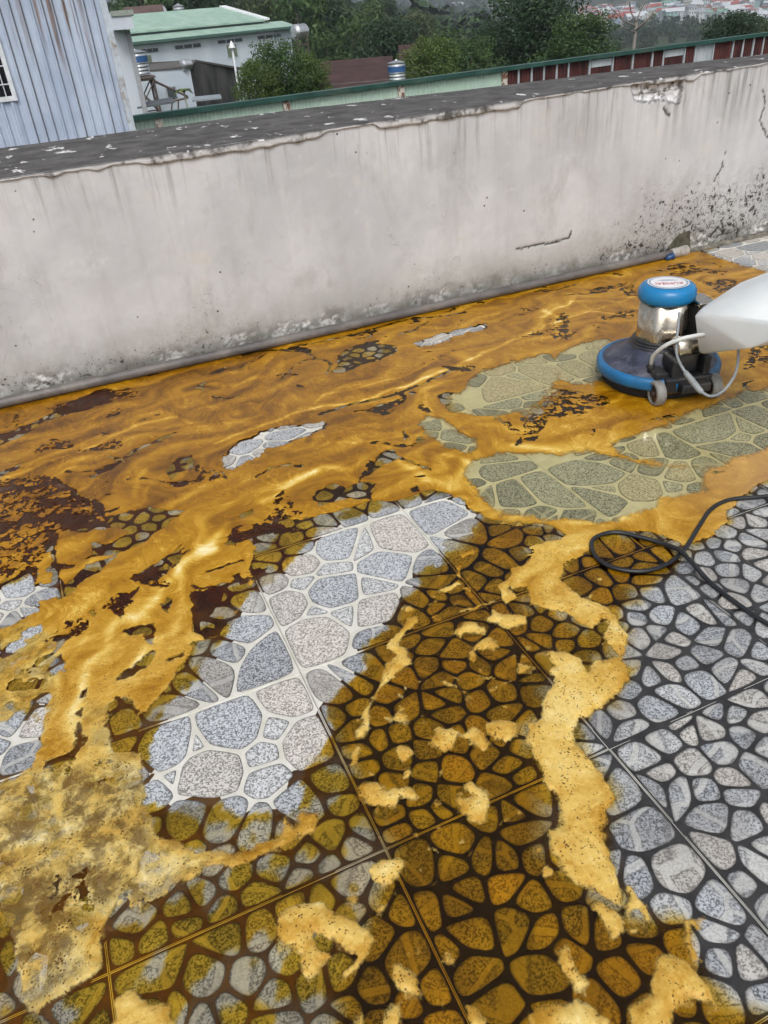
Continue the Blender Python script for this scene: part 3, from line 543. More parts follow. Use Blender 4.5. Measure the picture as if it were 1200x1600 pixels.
def mat_tile_plain():
    t = NT('tile_glaze_print'); p = t.pos(); e_ = t.vor(p, 15, 'DISTANCE_TO_EDGE'); q = t.vor(p, 15, 'F1', 'Color'); sp = t.n('ShaderNodeSeparateColor'); t.put(sp.inputs[0], q)
    c = t.mix(t.map(t.noise(p, 380, 2, .7), .35, .65), (.10, .10, .11), t.mix(sp.outputs[0], (.38, .40, .42), (.50, .47, .43)))
    c = t.mix(t.map(e_, .07, .12, 1, 0), c, (.035, .033, .032))
    return t.end(t.bsdf(c, .4, 0, .5, t.bump(t.map(e_, .05, .16), .5, .002)))
MSTONE, MTILE, MGROUT, MTP = mat_stone(), mat_tile(), mat_grout(), mat_tile_plain()
floor_o = mesh('floor', box(-6, 11, -6, 3.30, -.20, -.0035), MGROUT); tag(floor_o, kind='structure')
TS = .5; HG = .0006
def tile_vf():
    a = TS/2-HG; v = []; f = []
    for r_, z in ((a, -.0036), (a, .0008), (a-.0004, .0013), (a-.0011, .0013), (a-.0022, 0)): v += [(-r_, -r_, z), (r_, -r_, z), (r_, r_, z), (-r_, r_, z)]
    for q in range(4): f += [(4*q+k, 4*q+(k+1) % 4, 4*q+4+(k+1) % 4, 4*q+4+k) for k in range(4)]
    f.append((16, 17, 18, 19))
    return v, f
tiles = {}; me_t = me_p = None
for j in range(-5, 7):
    for i in range(-5, 15):
        c0 = ((i+.5)*TS, (j+.5)*TS)
        xs = np.array([c0[0]+dx for dx in (-.25, 0, .25) for dy in (-.25, 0, .25)]); ys = np.array([c0[1]+dy for dx in (-.25, 0, .25) for dy in (-.25, 0, .25)])
        vis = bool(inview(xs, ys, .5).any())
        if not vis and not (-1 <= j and -2 <= i <= 11): continue
        if vis:
            if me_t is None: o = mesh('tile', tile_vf(), MTILE, floor_o); me_t = o.data
            else: o = link(bpy.data.objects.new('tile', me_t), floor_o)
        else:
            if me_p is None: o = mesh('tile', tile_vf(), MTP, floor_o); me_p = o.data
            else: o = link(bpy.data.objects.new('tile', me_p), floor_o)
        o.location = (c0[0], c0[1], .0006*(random.random()-.5)); tiles[(i, j)] = (o, vis)
# ---- seeds of the stones: large ones where the floor lies clear, small ones elsewhere
def near_dry(x, y):
    d = np.full(x.shape, -.2)
    for q in DRY+POOL: d = np.maximum(d, sdf(q, x, y, big=.2))
    return d
seeds = []
sx, sy = np.meshgrid(np.arange(-1.3, 6.2, .061), np.arange(-1.0, 3.1, .054)); sx = sx+(np.arange(sx.shape[0]) % 2)[:, None]*.030
sx = sx+rng.uniform(-.023, .023, sx.shape); sy = sy+rng.uniform(-.020, .020, sy.shape)
sx, sy = sx.ravel(), sy.ravel(); ok = inview(sx, sy, .5) & (near_dry(sx, sy) < -.012) & (rng.uniform(size=sx.shape) > .13)
sx, sy = sx[ok], sy[ok]
def off_edge(q, m): f = q-np.floor(q/TS)*TS; return np.floor(q/TS)*TS+np.clip(f, m, TS-m)
sm = np.stack([off_edge(sx, .016), off_edge(sy, .016)], 1)
bx, by = np.meshgrid(np.arange(-1.3, 6.2, .172), np.arange(-1.0, 3.1, .150)); bx = bx+(np.arange(bx.shape[0]) % 2)[:, None]*.086
bx = (bx+rng.uniform(-.052, .052, bx.shape)).ravel(); by = (by+rng.uniform(-.038, .038, by.shape)).ravel(); ok = inview(bx, by, .5) & (near_dry(bx, by) > -.03)
bgp = np.stack([off_edge(bx[ok], .035), off_edge(by[ok], .035)], 1)
d = np.sqrt(((sm[:, None]-bgp[None])**2).sum(-1)).min(1); sm = sm[d > .066]
def clip(poly, nx, ny, c):                          # keep nx*x+ny*y <= c
    out = []; m = len(poly)
    for k in range(m):
        a, b = poly[k], poly[(k+1) % m]; da = nx*a[0]+ny*a[1]-c; db = nx*b[0]+ny*b[1]-c
        if da <= 0: out.append(a)
        if (da < 0 < db) or (db < 0 < da):
            t = da/(da-db); out.append((a[0]+t*(b[0]-a[0]), a[1]+t*(b[1]-a[1])))
    return out
def cells(pts, wts, gap, rng_=.42):
    n = len(pts); H = {}; S = .16
    for k, (x, y) in enumerate(pts): H.setdefault((floor(x/S), floor(y/S)), []).append(k)
    res = []
    for k in range(n):
        x, y = pts[k]; hx, hy = floor(x/S), floor(y/S)
        nb = [m for a in (-2, -1, 0, 1, 2) for b in (-2, -1, 0, 1, 2) for m in H.get((hx+a, hy+b), ()) if m != k and floor(pts[m][0]/TS) == floor(x/TS) and floor(pts[m][1]/TS) == floor(y/TS)]
        nb.sort(key=lambda m: (pts[m][0]-x)**2+(pts[m][1]-y)**2)
        i, j = floor(x/TS), floor(y/TS); e_ = HG+.0046
        poly = [(i*TS+e_, j*TS+e_), ((i+1)*TS-e_, j*TS+e_), ((i+1)*TS-e_, (j+1)*TS-e_), (i*TS+e_, (j+1)*TS-e_)]
        for m in nb[:26]:
            dx, dy = pts[m][0]-x, pts[m][1]-y; L = math.hypot(dx, dy)
            c = dx*x+dy*y+(L*L+wts[k]-wts[m])/2
            poly = clip(poly, dx/L, dy/L, c/L-gap[k])
            if len(poly) < 3: break
        res.append(poly if len(poly) >= 3 else None)
    return res
def area(P): return .5*abs(sum(P[k][0]*P[(k+1) % len(P)][1]-P[(k+1) % len(P)][0]*P[k][1] for k in range(len(P))))
allp = [tuple(q) for q in sm]+[tuple(q) for q in bgp]; nsm = len(sm)
c1 = cells([tuple(q) for q in bgp], [0]*len(bgp), [0]*len(bgp))
fil = []
for P in c1:
    if P is None: continue
    for q in P:
        if min(abs(q[0]/TS-round(q[0]/TS)), abs(q[1]/TS-round(q[1]/TS)))*TS < .012: continue
        if all((q[0]-r[0])**2+(q[1]-r[1])**2 > .055**2 for r in fil) and random.random() < .42: fil.append(q)
if nsm and fil:
    A_ = np.array(fil); ok = np.sqrt(((A_[:, None]-sm[None])**2).sum(-1)).min(1) > .05; fil = [q for q, k in zip(fil, ok) if k]
allp += fil
kinds = [0]*nsm+[1]*len(bgp)+[2]*len(fil)
wts = [0.0]*(nsm+len(bgp))+[-.0040]*len(fil)
gaps = [random.uniform(.0022, .0046) for _ in range(nsm)]+[.0055]*len(bgp)+[.0050]*len(fil)
polys = cells(allp, wts, gaps)
def chaikin(P, k=.25):
    out = []
    for a, b in zip(P, P[1:]+P[:1]): out += [(a[0]*(1-k)+b[0]*k, a[1]*(1-k)+b[1]*k), (a[0]*k+b[0]*(1-k), a[1]*k+b[1]*(1-k))]
    return out
def simplify(P, m=.006):
    out = []
    for q in P:
        if not out or math.hypot(q[0]-out[-1][0], q[1]-out[-1][1]) > m: out.append(q)
    if len(out) > 3 and math.hypot(out[0][0]-out[-1][0], out[0][1]-out[-1][1]) < m: out.pop()
    return out
stones = []
for k, P in enumerate(polys):
    if P is None: continue
    P = simplify(P)
    if len(P) < 3 or area(P) < .00022: continue
    P = chaikin(chaikin(P, .20 if kinds[k] == 0 else .13), .25)
    x, y = allp[k]
    stones.append((k, P, math.hypot(x-CAM[0], y-CAM[1])))
fgrid = lambda x, y: F[min(NY-1, max(0, int(np.searchsorted(GY, y)))), min(NX-1, max(0, int(np.searchsorted(GX, x))))]
ngrid = lambda x, y: net[min(NY-1, max(0, int(np.searchsorted(GY, y)))), min(NX-1, max(0, int(np.searchsorted(GX, x))))]
def stone_vf(P, kind, cx0, cy0):
    h = Z_STONE if kind == 0 else .0019
    if kind == 0: h *= random.uniform(.85, 1.0)
    mx = sum(q[0] for q in P)/len(P); my = sum(q[1] for q in P)/len(P); n = len(P); r = math.sqrt(area(P)/pi)
    V, ed = [], []
    for s_, z, e_ in ((1.0, -.0008, 1), (1.0, h*.45, 1), (1-.0028/r, h*.90, .25), (1-.0075/r, h, 0)):
        s_ = max(s_, .15)
        for q in P: V.append((mx+(q[0]-mx)*s_-cx0, my+(q[1]-my)*s_-cy0, z)); ed.append(e_)
    F_ = []
    for a in range(3):
        for k in range(n): F_.append((a*n+k, a*n+(k+1) % n, (a+1)*n+(k+1) % n, (a+1)*n+k))
    F_.append(tuple(3*n+k for k in range(n)))
    return V, F_, ed
def stone_obj(name, V, F_, ed, tn, bg_, parent, loc=(0, 0, 0)):
    o = mesh(name, (V, F_), MSTONE, parent, smooth=True, loc=loc); me = o.data
    for k, a in (('ed', ed), ('tn', tn), ('bigs', bg_)): me.attributes.new(k, 'FLOAT', 'POINT').data.foreach_set('value', np.array(a, np.float32))
    return o
def tone_of(kind):
    q = random.random()
    if kind == 1: return random.choice([random.uniform(.0, .32), random.uniform(.35, .65), random.uniform(.02, .2), random.uniform(.36, .5), random.uniform(.2, .33)])
    if kind == 2: return random.uniform(.85, 1)
    return random.uniform(0, .33) if q < .45 else (random.uniform(.35, .65) if q < .72 else random.uniform(.68, 1))
# how large each stone shows: the 300 largest in open view are pieces of their own
cand = []
for k, P, dd in stones:
    x, y = allp[k]; open_ = fgrid(x, y) < .004 or ngrid(x, y) > .3
    if not open_ and fgrid(x, y) > .045: continue                 # buried deep under opaque foam
    iv = bool(inview(np.array([x]), np.array([y]), 0.0)[0])
    cand.append((area(P)/dd**2*(1 if open_ else .1)*(1 if iv else .01), k, P))
cand.sort(key=lambda q: -q[0])
RV, RF, RE, RT, RB = [], [], [], [], []
for idx, (sc_, k, P) in enumerate(cand):
    x, y = allp[k]; i, j = floor(x/TS), floor(y/TS)
    if (i, j) not in tiles or not tiles[(i, j)][1]: continue
    tn = tone_of(kinds[k]); bgv = 1.0 if kinds[k] else 0.0
    if idx < 300:
        to = tiles[(i, j)][0]; V, F_, ed = stone_vf(P, kinds[k], (i+.5)*TS, (j+.5)*TS)
        stone_obj('stone', V, F_, ed, [tn]*len(V), [bgv]*len(V), to)
    else:
        V, F_, ed = stone_vf(P, kinds[k], 0, 0); n = len(RV); RV += V; RF += [tuple(a+n for a in q) for q in F_]; RE += ed; RT += [tn]*len(V); RB += [bgv]*len(V)
so = stone_obj('small_stones', RV, RF, RE, RT, RB, floor_o); tag(so, kind='stuff')
# ================================================================ parapet wall
def ztop(x): return .860+.0115*(x-.6)
def wall_mat():
    t = NT('old_limewash'); p = t.pos(); sx_ = t.n('ShaderNodeSeparateXYZ'); t.put(sx_.inputs[0], p); X, Z = sx_.outputs[0], sx_.outputs[2]
    pv = t.vmul(p, (1, 1, .10)); pv2 = t.vmul(p, (1, 1, .05))
    n1 = t.noise(p, 2.2, 5, .6); n2 = t.noise(pv, 9, 5, .65); n3 = t.noise(p, 45, 4, .6); n4 = t.noise(pv2, 22, 4, .7)
    c = t.mix(t.map(n1, .3, .7), (.50, .505, .515), (.62, .62, .625))
    c = t.mix(t.map(n2, .45, .75, 0, .34), c, (.40, .39, .385)); c = t.mix(t.map(n2, .22, .42, .35, 0), c, (.72, .71, .71))
    c = t.mix(t.map(t.noise(p, 6, 4), .62, .78, 0, .35), c, (.66, .60, .50))
    b1 = t.noise(t.vmul(p, (1, 1, .6)), 3.4, 6, .7, .6); c = t.mix(t.map(b1, .52, .72, 0, .5), c, (.36, .35, .335)); c = t.mix(t.map(t.noise(p, 5.2, 6, .72), .57, .72, 0, .55), c, (.70, .695, .69)); hair = t.math('ABSOLUTE', t.math('SUBTRACT', t.noise(p, 3.0, 6, .6, 1.0), .5)); c = t.mix(t.math('MULTIPLY', t.map(hair, .0, .0035, 1, 0), t.map(t.noise(p, 1.7, 2), .50, .6, 0, .5)), c, (.20, .19, .18))
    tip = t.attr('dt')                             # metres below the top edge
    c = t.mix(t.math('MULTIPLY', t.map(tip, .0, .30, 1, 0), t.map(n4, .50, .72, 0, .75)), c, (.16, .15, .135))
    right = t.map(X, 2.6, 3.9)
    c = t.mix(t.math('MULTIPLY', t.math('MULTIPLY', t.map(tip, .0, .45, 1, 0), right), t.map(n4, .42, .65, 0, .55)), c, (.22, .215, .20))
    # damp, greenish black mould creeping up from the floor
    dz = t.math('ADD', Z, t.math('MULTIPLY', t.math('SUBTRACT', t.noise(p, 7, 5, .7), .5), -.22))
    c = t.mix(t.map(dz, .03, .30, .55, 0), c, (.31, .30, .25)); c = t.mix(t.map(dz, .02, .13, .8, 0), c, (.10, .095, .07))
    md = t.attr('mould'); sp_ = t.noise(p, 75, 3, .75); sp2 = t.noise(p, 32, 4, .7)
    c = t.mix(t.math('MULTIPLY', md, t.map(sp2, .35, .65, .12, .55)), c, (.30, .285, .265))
    spot = t.map(t.math('ADD', sp_, t.math('MULTIPLY', md, .16)), .725, .775); c = t.mix(t.math('MULTIPLY', t.math('MULTIPLY', spot, .85), t.map(md, .02, .3)), c, (.03, .028, .026))
    spot2 = t.map(t.math('ADD', sp2, t.math('MULTIPLY', md, .20)), .76, .82); c = t.mix(t.math('MULTIPLY', spot2, t.map(md, .05, .4)), c, (.04, .037, .033))
    rare = t.map(t.vor(p, 13, 'F1'), .045, .075, 1, 0); c = t.mix(t.math('MULTIPLY', rare, t.map(t.noise(p, 3.1, 2), .5, .62)), c, (.075, .07, .065))
    fl = t.attr('flake'); c = t.mix(fl, c, t.mix(t.map(n3, .35, .6), (.30, .28, .25), (.80, .79, .77)))
    ck_ = t.attr('crack'); hl = t.attr('hole'); c = t.mix(hl, c, t.mix(t.map(t.noise(p, 30, 4, .7), .36, .56), (.17, .15, .13), (.80, .80, .82))); c = t.mix(ck_, c, (.028, .025, .022))
    bump_ = t.math('ADD', t.math('MULTIPLY', n3, .5), t.math('SUBTRACT', n1, t.math('MULTIPLY', spot, .6)))
    return t.end(t.bsdf(c, .85, 0, .25, t.bump(bump_, .35, .004)))
def cop_mat():
    t = NT('weathered_cement'); p = t.pos(); n = t.noise(p, 9, 5, .65); m = t.noise(p, 70, 4, .65); nb = t.noise(t.vmul(p, (1, .55, 1)), 10, 5, .62)
    c = t.mix(t.map(n, .3, .7), (.048, .045, .044), (.125, .118, .113)); c = t.mix(t.map(m, .5, .8, 0, .5), c, (.19, .18, .17))
    flk = t.math('MULTIPLY', t.map(nb, .625, .64), t.map(m, .36, .46)); c = t.mix(flk, c, (.74, .73, .72))
    fc = t.attr('face')                                # the painted front lip
    k = t.mix(t.map(t.noise(p, 9, 5, .7), .36, .52), (.10, .095, .088), (.56, .555, .555)); c = t.mix(fc, c, k)
    return t.end(t.bsdf(c, .8, 0, .3, t.bump(t.math('ADD', m, t.math('MULTIPLY', flk, .8)), .5, .004)))
MWALL, MCOP = wall_mat(), cop_mat()
WX = axis([(-3, .12), (.1, .010), (.3, .0075), (4.4, .0085), (5.2, .02), (10, .2)]); WZN = 118
wx, wt = np.meshgrid(WX, np.linspace(0, 1, WZN)); wz = -.03+wt*(ztop(wx)+.03-.004)
def wpt(px, py): q = ony(px, py, WALL_Y); return q[0], q[2]
def wline(pts, x, z):
    P = [wpt(*q) for q in pts]; d2 = np.full(x.shape, 1e9)
    for (ax, ay), (bx_, by_) in zip(P[:-1], P[1:]):
        ex, ey = bx_-ax, by_-ay; t = np.clip(((x-ax)*ex+(z-ay)*ey)/(ex*ex+ey*ey+1e-12), 0, 1); d2 = np.minimum(d2, (x-ax-t*ex)**2+(z-ay-t*ey)**2)
    return np.sqrt(d2)
HP = [wpt(*q) for q in [(987,134),(1000,131),(1018,127),(1040,131),(1052,127),(1062,124),(1067,133),(1064,150),(1061,163),(1050,160),(1035,156),(1015,160),(992,157)]]
jx = wx+.006*perlin(wx*55, wz*55, 5); jz = wz+.006*perlin(wx*55, wz*55, 6)
hole_d = sdf(HP, jx, jz, big=.15, world=True)
yoff = .003*fbm(wx*3, wz*3, 31, 3)+.0012*fbm(wx*22, wz*22, 32, 2)
hm = sstep(-.002, .008, hole_d); yoff += hm*(.022+.012*fbm(wx*28, wz*28, 33, 3))
crack = sstep(.010, -.002, np.abs(hole_d))*.95
for pts, wd in [([(807,390),(835,383),(862,380),(890,372),(893,362)], .0045), ([(1192,140),(1196,160),(1188,190),(1200,215)], .004), ([(1038,168),(1042,178),(1047,180)], .007), ([(1115,285),(1128,262),(1134,238)], .003), ([(1058,104),(1057,128)], .006), ([(1108,372),(1122,355),(1132,365),(1128,345)], .006), ([(1060,360),(1080,350),(1110,372),(1150,360)], .003)]:
    dd = wline(pts, jx, jz); crack = np.maximum(crack, sstep(wd*1.6, wd*.5, dd)); yoff += .005*sstep(wd*2, 0, dd)
# mould field (right end, low) and a few scuffed patches
mould = sstep(2.9, 4.0, wx+.35*fbm(wx*2.3, wz*2.3, 36, 3))*sstep(.50, .22, wz+.12*fbm(wx*5, wz*5, 37, 3)-.03*(wx-3.6))
for (px, py, r_, k) in [(320,478,.09,.55),(290,500,.05,.45),(345,470,.05,.5),(700,440,.10,.25),(660,430,.12,.2),(60,600,.12,.4),(330,520,.25,.3),(180,590,.2,.3),(900,360,.15,.3)]:
    a, b = wpt(px, py); mould = np.maximum(mould, k*np.exp(-((wx-a)**2+((wz-b)*.9)**2)/r_**2)*sstep(-.5, .5, fbm(wx*16, wz*3, 38, 3)+.2))
mould = np.clip(mould+.55*sstep(.22, .05, wz+.06*fbm(wx*6, wz*6, 39, 3)), 0, 1)
flake = sstep(.26, .38, fbm(wx*24, wz*30, 44, 3)+.55*sstep(.13, .05, wz)-.15)*sstep(-.12, .25, fbm(wx*2.6, 0*wx, 46, 3))*sstep(.13, .07, wz+.03*fbm(wx*7, wz*7, 45))
flake = np.maximum(flake, sstep(.0015, -.0015, wline([(1040,358)], wx, wz)-.0)*0)
yoff += flake*.004-.0035*sstep(.5, 1, mould)*fbm(wx*40, wz*40, 48, 2)
def surf(name, x, y, z, mat, attrs, parent=None, flip=False):
    ny, nx = x.shape; idx = np.arange(ny*nx).reshape(ny, nx); q = np.stack([idx[:-1, :-1], idx[:-1, 1:], idx[1:, 1:], idx[1:, :-1]], -1).reshape(-1, 4)
    if flip: q = q[:, ::-1]
    me = bpy.data.meshes.new(name); co = np.stack([x, y, z], -1).reshape(-1, 3).astype(np.float32)
    me.vertices.add(len(co)); me.vertices.foreach_set('co', co.ravel()); me.loops.add(q.size); me.loops.foreach_set('vertex_index', q.ravel().astype(np.int32))
    me.polygons.add(len(q)); me.polygons.foreach_set('loop_start', np.arange(0, q.size, 4, dtype=np.int32)); me.polygons.foreach_set('use_smooth', np.ones(len(q), bool)); me.update(calc_edges=True)
    for k, a in attrs.items(): me.attributes.new(k, 'FLOAT', 'POINT').data.foreach_set('value', a.reshape(-1).astype(np.float32))
    me.materials.append(mat); o = bpy.data.objects.new(name, me); link(o, parent); return o
wallr = empty('parapet_wall', (2.4, WALL_Y, 0)); tag(wallr, 'weathered off-white plastered parapet wall behind the foamy floor', 'wall')
WL = (-2.4, -WALL_Y, 0)
o = surf('plaster_face', wx, WALL_Y+yoff, wz, MWALL, {'dt': ztop(wx)-wz, 'mould': mould, 'crack': crack, 'hole': hm, 'flake': flake}, wallr); o.location = WL
W_OUT = 3.36
def wout(x): return np.interp(x, [-3, .6, 2.0, 3.0, 4.0, 4.7, 10], [4.06, 4.05, 3.92, 3.70, 3.54, 3.36, 3.36])
o = mesh('wall_core', box(-3, 10, WALL_Y+.06, W_OUT-.02, -3.2, .80), plain('old_plaster', (.42, .41, .40), .85, var=.2, scale=3), wallr); o.location = WL
# coping: a weathered cement coat with a broken lip
prof_s = np.array([0, .12, .3, .5, .7, .85, .94, .975, .99, 1.0, 1.012, 1.02, 1.028, 1.036, 1.04])
cxg, cs = np.meshgrid(axis([(-3, .12), (.1, .012), (.3, .008), (4.6, .009), (5.2, .02), (10, .2)]), prof_s)
lip = .008+.022*sstep(-.02, .03, fbm(cxg*1.0+3.1, 0*cxg, 55, 2)+.05*fbm(cxg*7, 0*cxg, 54, 2))+.010*fbm(cxg*13, 0*cxg, 56, 3); lip = np.clip(lip, .003, .045)
hx0, hx1 = HP[0][0], HP[6][0]; lip = np.where((cxg > hx0-.02) & (cxg < hx1+.01), np.minimum(lip, .022), lip)
prd = .006+.007*sstep(.02, .05, lip)+.004*fbm(cxg*14, 0*cxg, 57, 2)
s1 = np.clip(cs, 0, 1); W_O = wout(cxg); top_y = W_O+(WALL_Y-prd-W_O)*s1
top_z = ztop(cxg)-.001+.003*fbm(cxg*2.5, top_y*4, 58, 3)-.004*sstep(.97, 1.0, cs)
s2 = np.clip((cs-1)/.028, 0, 1); s3 = np.clip((cs-1.028)/.012, 0, 1)
zz_ = top_z-lip*s2; yy_ = top_y+.003*fbm(cxg*30, cs*200, 59, 2)*(s2 > 0)+s3*.035
o = surf('coping', cxg, yy_, zz_, MCOP, {'face': sstep(0.05, .3, s2)}, wallr, flip=True); o.location = WL
ox = [-3, .6, 2.0, 3.0, 4.0, 4.7, 10]; oy = [float(wout(q)) for q in ox]
o = mesh('outer_plaster', ([(x, y-.004, z) for z in (-3.2, .842) for x, y in zip(ox, oy)]+[(x, 3.10, .835) for x in ox], [(k+1, k, 7+k, 8+k) for k in range(6)]+[(8+k, 7+k, 14+k, 15+k) for k in range(6)]), plain('outer_render', (.40, .39, .37), .9, var=.25, scale=2.5), wallr); o.location = WL
# plaster left of the hole and the patch of grey mortar by the pipe's end
q0 = ony(1070, 360, WALL_Y)
mv = [ony(*q, WALL_Y-.004) for q in [(1040,392),(1055,374),(1062,366),(1078,360),(1079,392)]]
n = len(mv); mvb = [q+np.array([0, .02, 0]) for q in mv]
o = mesh('mortar_patch', (mv+mvb, [tuple(range(n-1, -1, -1))]+[(k, (k+1) % n, n+(k+1) % n, n+k) for k in range(n)]), plain('mossy_mortar', (.085, .08, .055), .9, var=.4, scale=30, bump=.6), wallr); o.location = WL
# grey debris kerb of mortar along the wall right of the pipe
kx = np.linspace(4.0, 8.5, 90); path = [(x, WALL_Y-.012+.008*float(perlin(x*5, 0., 3)), .004+.008*float(perlin(x*8, 1., 4))) for x in kx]
o = mesh('mortar_fillet', tube(path, [.020+.010*float(perlin(x*9, 2., 6)) for x in kx], 8), plain('fillet_mortar', (.17, .155, .125), .9, var=.5, scale=22, bump=.7), wallr, smooth=True); o.location = WL

# ---- drain pipe along the foot of the wall
MPVC = plain('grey_pvc', (.115, .105, .10), .45, var=.25, scale=9, dirt=(.19, .17, .15)); MPVC2 = plain('pale_pvc', (.40, .385, .36), .4, var=.12, scale=14, dirt=(.22, .19, .15))
pe = onz(1052, 393, .03)
pipe = empty('drain_pipe', (pe[0], 3.045, 0)); tag(pipe, 'long grey plastic drain pipe along the foot of the wall', 'pipe')
PR = .0215; py0 = 3.045
o = mesh('pipe_run', tube([(x, py0-.006*((pe[0]-x)/4)**2+.002*sin(x*2.3), PR+.004) for x in np.linspace(-2.8, pe[0], 60)], PR, 16), MPVC, pipe, smooth=True); o.location = (-pe[0], -3.045, 0)
o = mesh('coupling', join(tube([(pe[0]-.012, py0, PR+.004), (pe[0]+.075, py0+.002, PR+.004)], PR+.006, 18), tube([(pe[0]-.03, py0, PR+.004), (pe[0]-.012, py0, PR+.004)], PR+.0035, 18), tube([(pe[0]+.045, py0+.002, PR+.004), (pe[0]+.078, py0+.002, PR+.004)], PR+.0085, 18)), MPVC2, pipe, smooth=False); o.location = (-pe[0], -3.045, 0)
bc = onz(1047, 404, .012)
cap = empty('bottle_cap', (bc[0], bc[1], .006)); tag(cap, 'small blue plastic cap lying below the end of the drain pipe', 'cap')
MBLC = plain('blue_cap', (.015, .06, .17), .4)
mesh('cap_body', xf(lathe([(.013, -.022), (.015, -.02), (.015, .008), (.019, .010), (.019, .018), (.012, .022)], 18), Matrix.Translation((0, 0, .014)) @ Matrix.Rotation(radians(80), 4, 'Y')), MBLC, cap, smooth=True)
mesh('cap_spout', xf(lathe([(.008, -.03), (.009, -.012), (.009, -.006)], 12), Matrix.Translation((0, 0, .014)) @ Matrix.Rotation(radians(80), 4, 'Y')), MBLC, cap, smooth=True)
# ================================================================ floor scrubbing machine
MC = np.array([2.752, 1.855]); MRZ = radians(-15)
mach = empty('floor_scrubber', (MC[0], MC[1], 0), MRZ); tag(mach, 'blue and chrome floor scrubbing machine standing in the foam with white tank', 'floor machine')
MBLUE = plain('blue_rubber', (.012, .145, .34), .38, var=.15, scale=16, bump=.2, dirt=(.03, .10, .19))
MCAP = plain('blue_plastic', (.010, .185, .42), .30, var=.10, scale=10, bump=.08)
MBLK = plain('black_plastic', (.016, .017, .020), .42, var=.25, scale=22, dirt=(.055, .05, .04))
MDECK = plain('scuffed_deck', (.032, .036, .062), .45, var=.5, scale=26, dirt=(.12, .12, .15))
def mat_chrome():
    t = NT('chrome'); o = t.obj(); n = t.noise(t.vmul(o, (1, 1, .15)), 30, 4); d_ = t.noise(o, 14, 5, .7)
    c = t.mix(t.map(d_, .45, .75, 0, .6), (.58, .53, .45), (.27, .21, .13))
    return t.end(t.bsdf(c, t.map(d_, .4, .7, .16, .42), 1.0, .5, t.bump(n, .06, .002)))
MCHR = mat_chrome(); MGW = plain('grey_wheel_rubber', (.23, .225, .21), .6, var=.3, scale=30, dirt=(.13, .10, .06)); MHUB = plain('wheel_hub', (.055, .035, .028), .5, var=.4, scale=40)
MWHITE = plain('label_white', (.78, .79, .80), .35, var=.03); MRED = plain('label_red', (.55, .025, .03), .4, var=.05); MGREY = plain('label_grey', (.25, .30, .36), .4, var=.05)
mesh('brush_skirt', lathe([(.06, .012), (.196, .003), (.202, .008), (.204, .05), (.19, .055)], 64), plain('brush_black', (.012, .011, .011), .8, scale=60, bump=.6), mach, smooth=True)
mesh('bumper_ring', lathe([(.205, .048), (.221, .045), (.2275, .052), (.228, .078), (.222, .089), (.212, .092), (.205, .089), (.203, .06)], 72, caps=False), MBLUE, mach, smooth=True)
mesh('deck', lathe([(.20, .050), (.212, .086), (.204, .092), (.180, .100), (.150, .114), (.125, .134), (.112, .152), (.108, .158), (.05, .160)], 64), MDECK, mach, smooth=True)
for k, (r, z) in enumerate(((.113, .150), (.107, .162), (.101, .172))):
    mesh('collar_ring', lathe([(r-.02, z-.006), (r-.002, z-.006), (r+.002, z), (r-.002, z+.006), (r-.02, z+.006)], 48, caps=False), MBLK, mach, smooth=True)
lobf = lambda a: 1+.10*(abs(cos(3*a+.6))**2.2-.5)
mesh('motor_housing', lathe([(.06, .168), (.090, .168), (.0905, .175), (.0895, .325), (.06, .326)], 144, lob=lobf), MCHR, mach, smooth=True)
def cap_prof(): return [(.05, .316), (.094, .316), (.1005, .322), (.1030, .338), (.1015, .354), (.095, .366), (.086, .3725), (.076, .3748), (.02, .3755)]
capo = mesh('motor_cap', lathe(cap_prof(), 72), MCAP, mach, smooth=True)
# the round label: white disc, grey ring, red lettering (upside down from here)
def disc(r, z, n=64): return [(r*cos(2*pi*k/n), r*sin(2*pi*k/n), z) for k in range(n)], [tuple(range(n))]
def ring(r0, r1, z, n=72): return [(r*cos(2*pi*k/n), r*sin(2*pi*k/n), z) for r in (r0, r1) for k in range(n)], [(k, n+k, n+(k+1) % n, (k+1) % n) for k in range(n)]
lab = mesh('label', disc(.073, .3768), MWHITE, capo)
mesh('label_ring', ring(.0625, .0685, .3774), MGREY, lab)
def text(body, size, loc, rz, mat, name, parent, ext=.0003):
    cu = bpy.data.curves.new(name, 'FONT'); cu.body = body; cu.size = size; cu.align_x = 'CENTER'; cu.align_y = 'CENTER'; cu.extrude = ext; cu.resolution_u = 2
    tmp = bpy.data.objects.new(name, cu); col.objects.link(tmp); bpy.context.view_layer.update()
    me = bpy.data.meshes.new_from_object(tmp.evaluated_get(bpy.context.evaluated_depsgraph_get())); bpy.data.objects.remove(tmp)
    me.materials.clear(); me.materials.append(mat); o = bpy.data.objects.new(name, me); link(o, parent); o.location = loc; o.rotation_euler = (0, 0, rz); o.scale = (1, 1.35, 1); return o
vr = -YAW-MRZ+pi+radians(-10)
def lblpos(dx, dy): return (dx*cos(vr)-dy*sin(vr), dx*sin(vr)+dy*cos(vr), .3776)
text('KUMISAI', .026, lblpos(0, .012), vr, MRED, 'lettering', lab)
mesh('label_rule', xf(join(box(-.034, .034, -.0012, .0012, 0, .0004), box(-.022, .022, -.0085, -.0068, 0, .0004)), Matrix.Translation(lblpos(0, -.020)) @ Matrix.Rotation(vr, 4, 'Z')), MGREY, lab)
